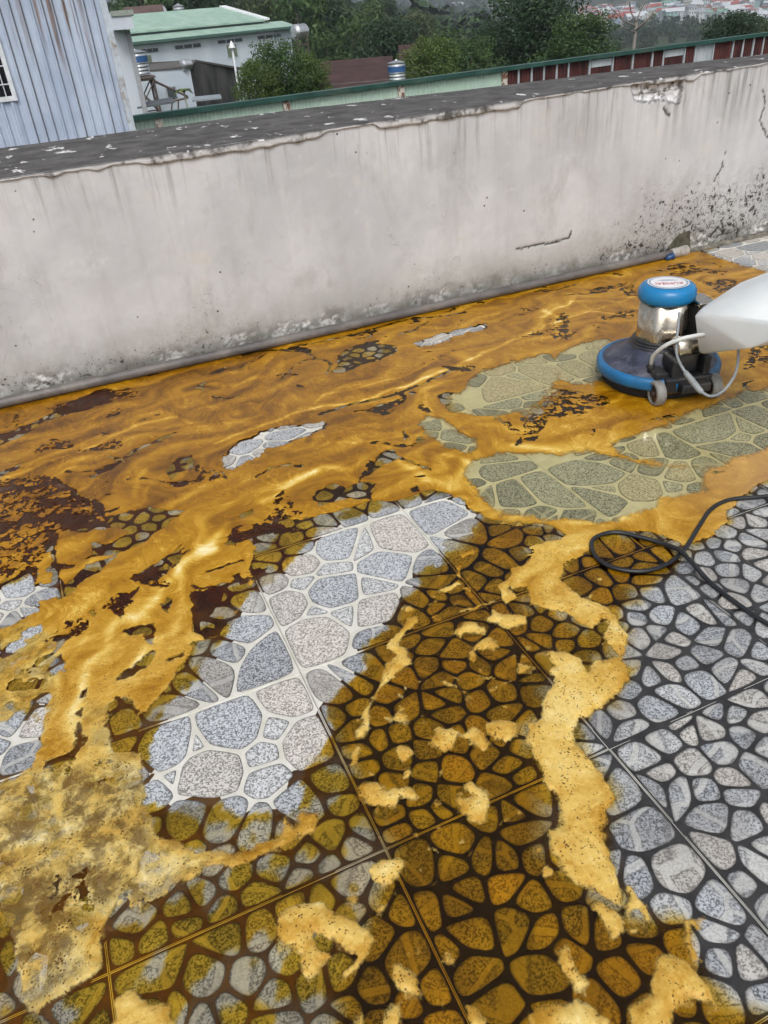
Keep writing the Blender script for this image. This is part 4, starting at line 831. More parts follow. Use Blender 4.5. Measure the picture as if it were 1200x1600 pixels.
# switch box beside the motor, rear bracket, chassis, wheels
sb = mesh('capacitor_box', rbox(.070, .135, -.115, -.01, .16, .318, .008, 3), MBLK, mach, smooth=False)
mesh('capacitor_cover', rbox(.068, .137, -.118, -.008, .308, .326, .006, 3), MCHR, sb)
br = mesh('handle_bracket', join(rbox(-.020, .062, -.185, -.115, .095, .205, .010, 3), rbox(-.052, -.024, -.215, -.125, .075, .165, .008, 2), rbox(.066, .094, -.215, -.125, .075, .165, .008, 2)), MBLK, mach)
mesh('pivot_cover', xf(lathe([(.0, -.046), (.036, -.046), (.040, -.040), (.040, .040), (.036, .046), (.0, .046)], 28, caps=False), Matrix.Translation((.021, -.150, .185)) @ Matrix.Rotation(pi/2, 4, 'Y')), MCHR, br, smooth=True)
mesh('chassis', join(rbox(-.075, .105, -.225, -.11, .040, .098, .008, 2), rbox(-.105, -.055, -.20, -.10, .085, .115, .006, 2), rbox(-.03, .08, -.262, -.215, .05, .085, .006, 2)), MBLK, mach)
mesh('axle', tube([(-.115, -.215, .046), (.125, -.215, .046)], .008, 12), MCHR, mach, smooth=True)
for sx_ in (-.100, .112):
    wv = lathe([(.031, -.012), (.034, -.018), (.041, -.018), (.0455, -.013), (.0465, 0), (.0455, .013), (.041, .018), (.034, .018), (.031, .012)], 40, caps=False)
    wh = mesh('wheel', xf(wv, Matrix.Translation((sx_, -.215, .0465)) @ Matrix.Rotation(pi/2, 4, 'Y')), MGW, mach, smooth=True)
    mesh('hub', xf(lathe([(.0, -.015), (.008, -.019), (.010, -.013), (.0335, -.011), (.0335, .011), (.010, .013), (.008, .019), (.0, .015)], 28, caps=False), Matrix.Translation((sx_, -.215, .0465)) @ Matrix.Rotation(pi/2, 4, 'Y')), MHUB, wh)
    for k in range(6):
        a = 2*pi*k/6
        mesh('spoke', xf(box(.010, .034, -.0035, .0035, -.0145, .0145), Matrix.Translation((sx_, -.215, .0465)) @ Matrix.Rotation(pi/2, 4, 'Y') @ Matrix.Rotation(a, 4, 'Z')), MHUB, wh)
Mi = (Matrix.Translation((MC[0], MC[1], 0)) @ Matrix.Rotation(MRZ, 4, 'Z')).inverted()
def loc(q): return tuple(Mi @ Vector(map(float, q)))
def atl(px, py, d): return loc(at(px, py, d))
# handle: goes up and back to the right, hidden by the tank
h0 = Vector((.021, -.16, .17)); h1 = Vector(atl(1290, 455, 2.62)); hd = (h1-h0).normalized()
hnd = mesh('handle_tube', tube([h0, h0+hd*1.12], .016, 18), MCHR, mach, smooth=True)
he = h0+hd*1.10; sx2 = Vector((1, 0, 0))
mesh('handle_grip', join(tube([he-sx2*.21, he+sx2*.21], .015, 16), tube([he-sx2*.21, he-sx2*.21+hd*.03, he-sx2*.17+hd*.09], .014, 12), tube([he+sx2*.21, he+sx2*.21+hd*.03, he+sx2*.17+hd*.09], .014, 12)), MBLK, hnd, smooth=True)
mesh('switch_box', xf(rbox(-.07, .07, -.03, .03, -.04, .04, .012, 3), Matrix.Translation(he-hd*.03)), MBLK, hnd)
# white solution tank
def mat_tank():
    t = NT('milky_polyethylene'); o = t.obj(); n = t.noise(o, 5, 4)
    c = t.mix(t.map(n, .3, .7), (.70, .75, .75), (.78, .80, .80))
    return t.end(t.bsdf(c, .30, 0, .5, t.bump(t.noise(o, 18, 3), .08, .004), **{'Subsurface Weight': .35, 'Subsurface Radius': (.05, .06, .06), 'Subsurface Scale': .6}))
bm = bmesh.new()
for q in [(1084,489,2.74),(1091,554,2.74),(1171,547,2.50),(1106,476,2.80),(1156,441,2.84),(1203,423,2.80),(1262,408,2.70),(1268,512,2.38),(1140,520,2.86),(1240,535,2.70),(1180,450,2.95),(1262,440,2.84)]: bm.verts.new(atl(*q))
bmesh.ops.convex_hull(bm, input=list(bm.verts)); bmesh.ops.delete(bm, geom=[v for v in bm.verts if not v.link_faces], context='VERTS')
bmesh.ops.dissolve_limit(bm, angle_limit=radians(12), verts=list(bm.verts), edges=list(bm.edges))
bmesh.ops.bevel(bm, geom=list(bm.edges), offset=.011, segments=4, affect='EDGES', profile=.5, clamp_overlap=True); bm.verts.index_update()
tk = mesh('solution_tank', ([tuple(v.co) for v in bm.verts], [tuple(v.index for v in f.verts) for f in bm.faces]), mat_tank(), mach, smooth=True); bm.free()
tc = Vector(atl(1236, 412, 2.72)); mesh('tank_cap', xf(lathe([(.0, 0), (.030, 0), (.032, .004), (.032, .022), (.028, .026), (0, .026)], 28, caps=False), Matrix.Translation(tc)), MCAP, tk, smooth=True)
MHOSE = plain('milky_hose', (.62, .64, .62), .35, var=.1, scale=20); MGC = plain('grey_cable', (.26, .28, .29), .45, var=.15, scale=20)
mesh('supply_hose', tube(spline([atl(1017, 570, 2.745), atl(1021, 556, 2.72), atl(1038, 541, 2.69), atl(1060, 531, 2.69), atl(1084, 525, 2.70), atl(1110, 521, 2.70)], 8), .0072, 12), MHOSE, mach, smooth=True)
mesh('hose_socket', tube([atl(1017, 580, 2.75), atl(1018, 566, 2.745)], [.014, .011], 14), MBLK, mach, smooth=True)
cabp = spline([atl(1061, 488, 2.80), atl(1060, 508, 2.77), atl(1057, 535, 2.71), atl(1058, 556, 2.66), atl(1067, 576, 2.61), atl(1083, 597, 2.575), atl(1097, 613, 2.55), atl(1112, 619, 2.53), atl(1130, 611, 2.53), atl(1147, 588, 2.55), atl(1153, 565, 2.57), atl(1154, 540, 2.60)], 8)
cab = mesh('motor_cable', tube(cabp, .0048, 10), MGC, mach, smooth=True)
mesh('cable_joint', tube([cabp[k] for k in range(34, 49)], [.006+.005*sin(pi*(k+1)/16)**.5 for k in range(15)], 12), MGC, cab, smooth=True)
# ================================================================ black power cable lying on the floor
MCBL = plain('black_cable', (.014, .015, .017), .38, var=.3, scale=40)
cp = [(1420,745),(1320,760),(1240,770),(1190,776),(1140,781),(1112,795),(1095,818),(1078,846),(1066,862),(1045,880),(1010,892),(970,890),(938,877),(925,858),(927,843),(944,834),(968,832),(1000,839),(1035,849),(1062,860),(1082,880),(1110,910),(1150,942),(1200,975),(1270,1012),(1380,1050)]
cpath = []
for k, q in enumerate(cp):
    z = .0105 if k not in (8, 9, 19, 20) else (.0105 if k in (8, 9) else .0225)
    cpath.append(onz(q[0], q[1], z))
cpath = spline(cpath, 10)
o = mesh('power_cable', tube(cpath, .0062, 12), MCBL, None, smooth=True); tag(o, 'black rubber power cable looped on the wet floor', 'cable')
# ================================================================ beyond the wall: land, houses, trees
def terr(x, y):
    d = np.hypot(x-CAM[0], y-CAM[1]); az = np.degrees(np.arctan2(x-CAM[0], y-CAM[1]))
    z = np.interp(d, [0, 22, 60, 120, 250, 500, 900, 1300, 1700, 2400, 3600, 5200], [-3.0, -3.0, -5.2, -8.5, -19, -31, -38, -35, -18, 55, 190, 320])
    lift = np.interp(az, [-30, 10, 20, 32, 48, 70], [26, 24, 16, 3, 0, 0])*np.interp(d, [80, 260, 700, 1500], [0, .55, 1.2, 1.0])
    return z+lift+np.interp(d, [0, 80, 400, 2000], [0, .4, 4, 14])*perlin(x/np.maximum(60, d*.12), y/np.maximum(60, d*.12), 7)*1.0
def tz(x, y): return float(terr(np.array([float(x)]), np.array([float(y)]))[0])
rr = np.concatenate([np.linspace(4.2, 60, 24), np.geomspace(66, 5600, 60)]); aa = np.radians(np.linspace(-75, 120, 130))
R_, A_ = np.meshgrid(rr, aa); lx = CAM[0]+R_*np.sin(A_); ly = CAM[1]+R_*np.cos(A_); lz = terr(lx, ly)
def land_mat():
    t = NT('scrub_ground'); p = t.pos(); n = t.noise(p, .05, 6, .7); m = t.noise(p, .6, 5, .7)
    c = t.mix(t.map(n, .35, .65), (.022, .042, .016), (.05, .075, .028)); c = t.mix(t.map(m, .5, .75, 0, .5), c, (.095, .08, .05))
    return t.end(t.bsdf(c, .95, 0, .2))
o = surf('hillside_ground', lx, ly, lz, land_mat(), {}, flip=True); tag(o, kind='structure')

def leafmat(name, a, b, c_):
    t = NT(name); p = t.obj(); g = t.n('ShaderNodeNewGeometry'); rn = g.outputs['Random Per Island']
    k = t.mix(rn, a, b); k = t.mix(t.map(t.noise(p, .9, 3), .45, .7, 0, .7), k, c_)
    sh = t.bsdf(k, .55, 0, .35); tr = t.n('ShaderNodeBsdfTranslucent'); t.put(tr.inputs[0], t.mix(.4, k, (.15, .22, .03)))
    mx = t.n('ShaderNodeMixShader'); mx.inputs[0].default_value = .22; t.put(mx.inputs[1], sh); t.put(mx.inputs[2], tr.outputs[0]); return t.end(mx.outputs[0])
LEAF = [leafmat('leaf_dark', (.012, .034, .015), (.036, .076, .030), (.055, .10, .032)), leafmat('leaf_mid', (.028, .066, .02), (.068, .13, .036), (.11, .16, .038)), leafmat('leaf_light', (.05, .10, .02), (.11, .17, .035), (.17, .20, .05)), leafmat('leaf_olive', (.045, .072, .032), (.10, .13, .06), (.15, .15, .07))]
MBARK = plain('bark', (.085, .07, .055), .9, var=.4, scale=6, bump=.6)
def crown_vf(seed, n, lobes, leaf, flat=1.0):
    """unit crown about 1 high and 1 wide: leaf sized faces spread through overlapping clumps"""
    g = np.random.default_rng(seed); cs_ = []
    for k in range(lobes):
        h = g.uniform(.05, .95); rmax = .42*math.sqrt(max(.05, 1-((h-.42)/.62)**2)); a = g.uniform(0, 2*pi); r = rmax*math.sqrt(g.uniform(.1, 1)); cs_.append((r*cos(a), r*sin(a), h*flat, g.uniform(.09, .19)))
    cs_ = np.array(cs_); w_ = cs_[:, 3]**2.2; which = g.choice(lobes, n, p=w_/w_.sum()); dv = g.normal(size=(n, 3)); dv /= np.linalg.norm(dv, axis=1)[:, None]
    rad = g.uniform(.25, 1, n)**.45; P = cs_[which, :3]+dv*(rad*cs_[which, 3])[:, None]*np.array([1.1, 1.1, .8])
    nn = dv*.7+g.normal(size=(n, 3))*.5+np.array([0, 0, .35]); nn /= np.linalg.norm(nn, axis=1)[:, None]; a = np.cross(nn, g.normal(size=(n, 3))); a /= np.linalg.norm(a, axis=1)[:, None]; b = np.cross(nn, a)
    s = leaf*g.uniform(.6, 1.4, n)[:, None]
    V = np.stack([P-a*s, P+b*s*.55, P+a*s, P-b*s*.55], 1).reshape(-1, 3); Fq = np.arange(n*4).reshape(n, 4); return V, Fq
def fast_mesh(name, V, Fq, mat):
    me = bpy.data.meshes.new(name); me.vertices.add(len(V)); me.vertices.foreach_set('co', V.astype(np.float32).ravel()); k = Fq.shape[1]
    me.loops.add(Fq.size); me.loops.foreach_set('vertex_index', Fq.ravel().astype(np.int32)); me.polygons.add(len(Fq)); me.polygons.foreach_set('loop_start', np.arange(0, Fq.size, k, dtype=np.int32)); me.update(calc_edges=True)
    me.materials.append(mat); return me
CROWN = {}
for mi, m in enumerate(LEAF):
    for v in range(2): CROWN[(mi, v)] = fast_mesh('crown', *crown_vf(100+mi*7+v, 5200, 46+10*v, .024, 1.0), m)
BIGC = {mi: fast_mesh('crown', *crown_vf(300+mi, 15000, 90, .0155), LEAF[mi]) for mi in (0, 1, 2)}
def trunk_vf(seed):
    g = np.random.default_rng(seed); parts = [tube([(0, 0, -.6), (.01, 0, -.25), (.0, .01, .1), (.02, 0, .45), (.01, .02, .8)], [.045, .036, .030, .02, .006], 8)]
    for k in range(7):
        h = g.uniform(.0, .5); a = g.uniform(0, 2*pi); r = g.uniform(.2, .36); parts.append(tube([(0, 0, h), (r*.5*cos(a), r*.5*sin(a), h+.12), (r*cos(a), r*sin(a), h+.28)], [.016, .011, .003], 6))
    return join(*parts)
TRK = []
for s in range(2):
    v, f = trunk_vf(s); me = bpy.data.meshes.new('trunk'); me.from_pydata(v, [], f); me.materials.append(MBARK); me.polygons.foreach_set('use_smooth', np.ones(len(me.polygons), bool)); TRK.append(me)
def tree(px, ptop, dist, height, width, mi, label, group=None, cat='tree', big=False, name='broadleaf_tree', v=0, base=None):
    q = at(px, ptop, dist); z0 = q[2]-height
    if base is not None: z0 = base
    r = empty(name, (q[0], q[1], z0-.55*0), random.uniform(0, 6.28)); tag(r, label, cat, group)
    c = link(bpy.data.objects.new('crown', BIGC[mi] if big else CROWN[(mi, v)]), r); c.scale = (width, width, height)
    t = link(bpy.data.objects.new('trunk', TRK[v % 2]), r); t.scale = (width*.8, width*.8, height)
    return r
# ---- individual trees seen over the wall: (px, py of the top, distance, height, width, leaf kind)
tree(838, -22, 62, 7.0, 9.0, 0, 'large dark spreading tree rising above the fence, right of centre', big=True)
tree(905, 22, 58, 4.2, 6.0, 1, 'olive green tree at the right foot of the large dark tree', big=True, name='olive_tree')
tree(785, 30, 66, 5.2, 5.5, 0, 'dark bushy tree at the left foot of the large dark tree', big=True)
tree(672, 58, 52, 3.6, 4.2, 2, 'yellow green leafy tree behind the pale green fence panels', big=True)
tree(735, 62, 55, 3.4, 4.6, 1, 'mid green tree between the yellow green one and the big dark tree', big=True)
tree(432, 66, 40, 3.4, 3.4, 1, 'leafy green tree standing in front of the long factory hall', big=True)
tree(396, 92, 39, 2.2, 2.4, 2, 'lower light green shrub left of the tree before the factory', cat='shrub', name='shrub', big=True)
tree(476, 84, 41, 2.6, 2.4, 2, 'light green shrub beside the dark red roof', cat='shrub', name='shrub', big=True)
tree(548, 20, 95, 9, 7.5, 1, 'tall round tree in the grove above the dark red roof', v=1)
tree(596, 36, 88, 7, 6.5, 0, 'dark tree right of the tall round tree in the grove')
tree(508, 46, 92, 6.5, 6, 1, 'broad tree left of the tall round tree above the red roof', v=1)
tree(1152, 18, 75, 4.2, 6.0, 0, 'dark round tree standing behind the far right of the fence', big=True)
tree(1195, 30, 90, 4.0, 4.5, 3, 'grey green tree at the right edge above the fence', v=1)
tree(640, 20, 120, 8, 7, 3, 'olive grey tree behind the yellow green tree', v=1)
tree(662, 24, 140, 8, 5, 3, 'slim grey green tree standing below the far houses')
tree(700, 40, 118, 7, 8, 1, 'soft green tree behind the fence near the small white houses', v=1)
TK = ['dense dark green tree', 'mid green leafy tree', 'light green tree', 'greyish olive tree']
GR = 'trees of the grove behind the factory'
random.seed(19)
for k in range(46):
    px = random.uniform(190, 640); py = np.interp(px, [190, 440, 520, 640], [-48, -22, -5, 22])+random.uniform(-14, 24); d_ = random.uniform(95, 190)
    tree(px, py, d_, random.uniform(8, 13), random.uniform(6.5, 10), (mi := random.choice([0, 0, 1, 3])), '%s in the grove behind the factory hall' % TK[mi], GR+', '+TK[mi], v=k % 2)
GR2 = 'trees on the slope below the town'
for k in range(60):
    px = random.uniform(600, 1260); py = np.interp(px, [600, 760, 900, 1000, 1100, 1260], [40, 52, 58, 66, 60, 46])+random.uniform(0, 34); d_ = random.uniform(110, 260)
    tree(px, py, d_, random.uniform(4, 7), random.uniform(5, 9), (mi := random.choice([0, 1, 1, 3, 3])), '%s on the wooded slope below the distant town' % TK[mi], GR2+', '+TK[mi], v=k % 2)
# bare tree with forked grey branches
bt = at(995, 20, 100); bz = bt[2]-6
r = empty('bare_tree', (bt[0], bt[1], bz)); tag(r, 'bare tree with forked grey branches in front of the distant town', 'tree')
parts = [tube([(0, 0, -3), (0, 0, 2), (.1, 0, 5.2)], [.26, .22, .15], 8)]
for (a, h, l, up) in [(0, 4.6, 2.6, 1.6), (2.8, 4.8, 3.2, 2.2), (3.5, 4.2, 2.2, .9), (.4, 5.2, 1.4, 2.4), (2.4, 5.2, 1.2, 2.6), (5.0, 4.4, 2.0, 1.5)]:
    parts.append(tube([(0, 0, h), (l*.45*cos(a), l*.45*sin(a), h+up*.3), (l*cos(a), l*sin(a), h+up)], [.11, .075, .02], 6))
    for s in (-.5, .45): parts.append(tube([(l*.5*cos(a), l*.5*sin(a), h+up*.35), (l*.95*cos(a+s), l*.95*sin(a+s), h+up*.95)], [.05, .012], 5))
mesh('trunk', join(*parts[:1]), plain('grey_bark', (.20, .18, .155), .9, var=.2), r, smooth=True); mesh('branches', join(*parts[1:]), bpy.data.materials['grey_bark'], r, smooth=True)

# ---- far wooded hills: one mass of crowns
FV = []; g = np.random.default_rng(5)
for k in range(5600):
    d_ = math.exp(g.uniform(math.log(230), math.log(2700))); az = radians(g.uniform(2, 62)); x = CAM[0]+d_*sin(az); y = CAM[1]+d_*cos(az)
    town = degrees(az) > 31 and 420 < d_ < 1500
    if town and g.uniform() < (.25 if d_ < 800 else .62): continue
    if degrees(az) > 30 and d_ < 480: continue
    s = g.uniform(3.0, 5.2)*(1+d_/1600)*(.55 if town else 1); h = s*g.uniform(1.2, 1.9); n_ = 70 if d_ < 600 else 34
    dv = g.normal(size=(n_, 3)); dv /= np.linalg.norm(dv, axis=1)[:, None]; rad = g.uniform(.45, 1.05, n_)[:, None]
    P = dv*rad*np.array([s, s, h])*(1-.25*dv[:, 2:3])+np.array([x, y, tz(x, y)+h*.7])
    a_ = np.cross(dv+g.normal(size=(n_, 3))*.5, g.normal(size=(n_, 3))); a_ /= np.linalg.norm(a_, axis=1)[:, None]; b_ = np.cross(dv, a_); q_ = s*g.uniform(.18, .40, n_)[:, None]*(1 if n_ > 40 else 1.35)
    FV.append(np.stack([P-a_*q_, P+b_*q_*.8, P+a_*q_, P-b_*q_*.8], 1).reshape(-1, 3))
FV = np.concatenate(FV); FF = np.arange(len(FV)).reshape(-1, 4)
def wood_mat():
    t = NT('far_wood'); p = t.pos(); n = t.noise(p, .09, 5, .75); m = t.noise(p, .5, 4, .7); isl = t.n('ShaderNodeNewGeometry').outputs['Random Per Island']
    c = t.mix(isl, (.014, .034, .017), (.050, .085, .032)); c = t.mix(t.map(m, .45, .7, 0, .6), c, (.06, .09, .035)); c = t.mix(t.map(n, .3, .5, .4, 0), c, (.008, .018, .01))
    return t.end(t.bsdf(c, .9, 0, .2, t.bump(m, .8, .6)))
o = bpy.data.objects.new('far_wood', fast_mesh('far_wood', FV, FF, wood_mat())); link(o); tag(o, 'hazy wooded hills far behind the town houses', 'wood', kind='stuff')

# ---- distant town: small houses among the trees
MW = [plain('far_wall_white', (.62, .64, .66), .8), plain('far_wall_cream', (.58, .53, .44), .8), plain('far_wall_blue', (.42, .50, .58), .8), plain('far_wall_teal', (.32, .48, .46), .8)]
MR = [plain('far_roof_red', (.36, .075, .055), .7), plain('far_roof_grey', (.36, .39, .42), .6), plain('far_roof_white', (.64, .66, .68), .6), plain('far_roof_rust', (.20, .09, .06), .7), plain('far_roof_green', (.20, .36, .29), .6)]
MWIN = plain('far_window', (.03, .035, .04), .3)
def house_vf(w_, d_, h, rf):
    hw, hd_ = w_/2, d_/2; v, f = box(-hw, hw, -hd_, hd_, -4, h); v = list(v); f = list(f); fm = [0]*6
    o_ = .35; n = len(v); v += [(-hw-o_, -hd_-o_, h-.05), (hw+o_, -hd_-o_, h-.05), (hw+o_, hd_+o_, h-.05), (-hw-o_, hd_+o_, h-.05), (-hw-o_, 0, h+rf), (hw+o_, 0, h+rf)]
    f += [(n, n+1, n+5, n+4), (n+2, n+3, n+4, n+5), (n+3, n, n+4), (n+1, n+2, n+5), (n, n+3, n+2, n+1)]; fm += [1, 1, 0, 0, 1]
    for k in range(3):
        for lv in (0, 1):
            x = -hw+w_*(k+.5)/3; z = h-1.9-lv*2.8; n = len(v); v += [(x-.5, -hd_-.04, z), (x+.5, -hd_-.04, z), (x+.5, -hd_-.04, z+1.2), (x-.5, -hd_-.04, z+1.2)]; f.append((n, n+1, n+2, n+3)); fm.append(2)
    return v, f, fm
HM = {}
random.seed(5)
def far_house(x, y, z, rz, wi, ri, sz, label, group):
    key = (wi, ri, sz)
    if key not in HM:
        v, f, fm = house_vf(*[(10, 8, 5.5, 1.8), (14, 9, 5, 2.2), (7, 7, 8.5, .5), (20, 10, 5, 2.4)][sz]); o = mesh('town_house', (v, f), None, mats=[MW[wi], MR[ri], MWIN], fm=fm); HM[key] = o.data
    else: o = link(bpy.data.objects.new('town_house', HM[key]))
    o.location = (x, y, z); o.rotation_euler = (0, 0, rz); tag(o, label, 'house', group); return o
RN = ['red', 'grey', 'white', 'rust brown', 'pale green']; WN = ['white', 'cream', 'pale blue', 'teal']
for k in range(420):
    px = random.uniform(900, 1290) if k % 7 else random.uniform(640, 900); lo = np.interp(px, [600, 930, 1100, 1290], [-6, 14, 6, -22]); hi = np.interp(px, [600, 930, 1000, 1100, 1290], [10, 44, 68, 54, 30])
    py = lo+(hi-lo)*random.random()**1.1
    dr = ray(px, py); hx = math.hypot(dr[0], dr[1]); dist = None
    for d_ in np.arange(380, 2400, 12):
        if CAM[2]+d_*dr[2]/hx < tz(CAM[0]+d_*dr[0]/hx, CAM[1]+d_*dr[1]/hx)+6: dist = d_; break
    if dist is None or dist < 780: continue
    x, y = CAM[0]+dist*dr[0]/hx, CAM[1]+dist*dr[1]/hx; wi = random.choice([0, 0, 0, 0, 0, 1, 2, 3]); ri = random.choice([0, 1, 2, 2, 2, 3, 4]) if px > 990 else random.choice([0, 0, 2, 1])
    if px < 900: wi, ri = 0, 2
    far_house(x, y, tz(x, y)+4.0, random.uniform(-1.2, .4), wi, ri, random.choice([0, 0, 1, 2, 3 if px > 930 else 0]), 'tiny %s house with %s roof in the distant town' % (WN[wi], RN[ri]), 'distant town houses, %s walls and %s roofs' % (WN[wi], RN[ri]))
# the two nearer white houses in the trees
for (px, py, d_, sz, lb) in [(697, 42, 300, 2, 'white flat-topped house standing alone among the trees, left of the big dark tree'), (712, 54, 285, 0, 'low white house just right of the lone white house among the trees')]:
    q = at(px, py, d_); far_house(q[0], q[1], q[2]-(8 if sz == 2 else 5), -.3, 0, 2, sz, lb, None)
    
# ---- long factory hall with the green roof
def wallquad(a, b, z0, z1, t=.2):                    # a thin upright slab between two ground points
    a = np.array(a[:2], float); b = np.array(b[:2], float); d_ = (b-a)/np.linalg.norm(b-a); n_ = np.array([-d_[1], d_[0]])*t
    v = [(*p_, z) for z in (z0, z1) for p_ in (a, b, b+n_, a+n_)]; return v, [(3, 2, 1, 0), (4, 5, 6, 7), (0, 1, 5, 4), (1, 2, 6, 5), (2, 3, 7, 6), (3, 0, 4, 7)]
def sheetmat(name, c, c2, k, rough=.5):
    t = NT(name); o = t.pos(); n = t.noise(t.vmul(o, (1, 1, .2)), k, 5, .65); return t.end(t.bsdf(t.mix(t.map(n, .35, .68), c, c2), rough, 0, .4, t.bump(n, .2, .02)))
MFW = sheetmat('factory_paint', (.50, .56, .62), (.60, .66, .71), .8); MGRN = sheetmat('green_roof', (.27, .41, .33), (.37, .50, .42), 1.2); MDG = plain('louvre_dark', (.07, .085, .09), .6); MSH = plain('shutter_green', (.16, .20, .14), .6)
A = at(205, 66, 68); B = at(452, 41, 75); zE = 1.295-68*.0152
fac = empty('factory_hall', (A[0], A[1], -6)); tag(fac, 'long pale blue factory hall with a green metal roof beyond the fence', 'building')
FL = (-A[0], -A[1], 6)
def fpart(name, vf, m, par=None, **k):
    o = mesh(name, vf, m, par or fac, **k)
    if par is None: o.location = FL
    return o
d2 = (B-A)[:2]/np.linalg.norm((B-A)[:2]); n2 = np.array([-d2[1], d2[0]]); LEN = np.linalg.norm((B-A)[:2])
zA = A[2]; A2 = A[:2]-d2*8
def fp(s, off, z): p_ = A[:2]+d2*s-n2*off; return (p_[0], p_[1], z)
fpart('front_wall', wallquad(A2, B[:2], -8, zA, .25), MFW); fpart('end_wall', wallquad(B[:2], B[:2]+n2*9, -8, zA-.02, .25), MFW)
fpart('back_wall', wallquad(A2+n2*9, B[:2]+n2*9, -8, zA, .25), MFW)
def slab(p, th):                                    # a sloping roof slab from four corners
    v = [q for q in p]+[(q[0], q[1], q[2]-th) for q in p]; return v, [(0, 1, 2, 3), (7, 6, 5, 4)]+[(k, 4+k, 4+(k+1) % 4, (k+1) % 4) for k in range(4)]
fpart('lower_roof', slab([fp(-8, .5, zA+.02), fp(LEN+.4, .5, zA+.02), fp(LEN+.4, -1.6, zA+.42), fp(-8, -1.6, zA+.42)], .12), MGRN)
rf = fpart('main_roof', slab([fp(-8, -1.1, zA+.62), fp(LEN-1.6, -1.1, zA+.62), fp(LEN-3.0, -5.6, zA+1.75), fp(-8, -5.6, zA+1.75)], .12), MGRN)
fpart('rear_roof', slab([fp(-8, -5.6, zA+1.76), fp(LEN-3.0, -5.6, zA+1.76), fp(LEN-1.6, -9.4, zA+.5), fp(-8, -9.4, zA+.5)], .12), MGRN)
fpart('gable_trim', slab([fp(LEN-1.6, -1.1, zA+.70), fp(LEN-1.1, -1.1, zA+.70), fp(LEN-2.4, -5.6, zA+1.85), fp(LEN-3.0, -5.6, zA+1.85)], .14), plain('white_trim', (.72, .74, .75), .6))
fpart('eaves_gutter', wallquad(np.array(fp(-8, .56, 0)[:2]), np.array(fp(LEN+.4, .56, 0)[:2]), zA-.16, zA+.0, .08), plain('gutter_green', (.07, .14, .12), .5))
fpart('clerestory_gap', wallquad(np.array(fp(-8, -1.25, 0)[:2]), np.array(fp(LEN-1.7, -1.25, 0)[:2]), zA+.3, zA+.56, .06), MDG)
fpart('end_panel', wallquad(np.array(fp(LEN-1.55, .06, 0)[:2]), np.array(fp(LEN+.02, .06, 0)[:2]), -7.9, zA-.18, .04), plain('end_panel_grey', (.36, .42, .47), .6))
def fs(px, py):                                     # the factory wall point in a given direction
    dr = ray(px, py); m_ = np.array([[dr[0], -d2[0]], [dr[1], -d2[1]]]); t_, s_ = np.linalg.solve(m_, A[:2]-CAM[:2]); return s_, CAM[2]+t_*dr[2]
def fwin(x0, y0, x1, y1, n_, m, nm):
    s0, z1 = fs(x0, y0); s1, _ = fs(x1, y0); _, z0 = fs(x0, y1)
    fr_ = fpart(nm, wallquad(np.array(fp(s0, .03, 0)[:2]), np.array(fp(s1, .03, 0)[:2]), z0, z1, .08), plain('win_frame', (.55, .6, .64), .6) if 'win_frame' not in bpy.data.materials else bpy.data.materials['win_frame'])
    for k in range(n_):
        a_ = s0+(s1-s0)*(k+.06)/n_; b_ = s0+(s1-s0)*(k+.94)/n_
        pn = mesh('pane', wallquad(np.array(fp(a_, .06, 0)[:2]), np.array(fp(b_, .06, 0)[:2]), z0+(z1-z0)*.08, z1-(z1-z0)*.08, .04), m, fr_)
for (x0, y0, x1, y1) in [(219, 77, 247, 84), (272, 71, 314, 78), (339, 63, 379, 69), (401, 56, 439, 62)]: fwin(x0, y0, x1, y1, 3, MDG, 'window')
for (x0, y0, x1, y1) in [(222, 86, 236, 104), (352, 69, 369, 92)]: fwin(x0, y0, x1, y1, 1, MSH, 'shuttered_window')

# ---- small white house with a dark gable
def house_at(): pass
MHW = sheetmat('house_paint', (.50, .57, .64), (.58, .63, .68), 1.0); MDK = sheetmat('mouldy_wall', (.035, .035, .035), (.11, .105, .10), 1.2, .9); MRD = plain('old_roof', (.10, .095, .09), .8)
H = at(250, 110, 46); hA = at(233, 112, 46); hB = at(296, 104, 46.5); hC = at(372, 110, 50.0)
hs_ = empty('small_house', (hB[0], hB[1], -5)); tag(hs_, 'small pale blue house with a mouldy dark gable wall below the factory', 'house')
def hpart(name, vf, m, **k): o = mesh(name, vf, m, hs_, **k); o.location = (-hB[0], -hB[1], 5); return o
zt = at(296, 104, 46.5)[2]
hpart('front_wall', wallquad(hA, hB, -6, zt, .2), MHW)
cgm = (hB+hC)/2; zr = at(308, 97, 47)[2]; zc = at(372, 110, 50)[2]; rdg = at(308, 97, 47)
gv = [(hB[0], hB[1], -6), (hC[0], hC[1], -6), (hC[0], hC[1], zc), (rdg[0], rdg[1], zr), (hB[0], hB[1], zt)]; off = np.array([-.15, .25, 0]); gb = [tuple(np.array(q)+off) for q in gv]
hpart('gable_wall', (gv+gb, [(0, 1, 2, 3, 4), (9, 8, 7, 6, 5)]+[(k, 5+k, 5+(k+1) % 5, (k+1) % 5) for k in range(5)]), MDK)
bk = np.array([-3.0, 4.5])
hpart('roof', slab([(rdg[0], rdg[1], zr+.1), (hC[0]+.3, hC[1], zc+.1), (hC[0]+bk[0], hC[1]+bk[1], zc+.1), (rdg[0]+bk[0], rdg[1]+bk[1], zr+.1)], .1), MRD)
hpart('front_roof', slab([(hA[0], hA[1], zt+.03), (hB[0]+.1, hB[1]-.1, zt+.06), (rdg[0], rdg[1], zr+.12), (rdg[0]-3.0, rdg[1]+.6, zr+.1)], .08), MRD)
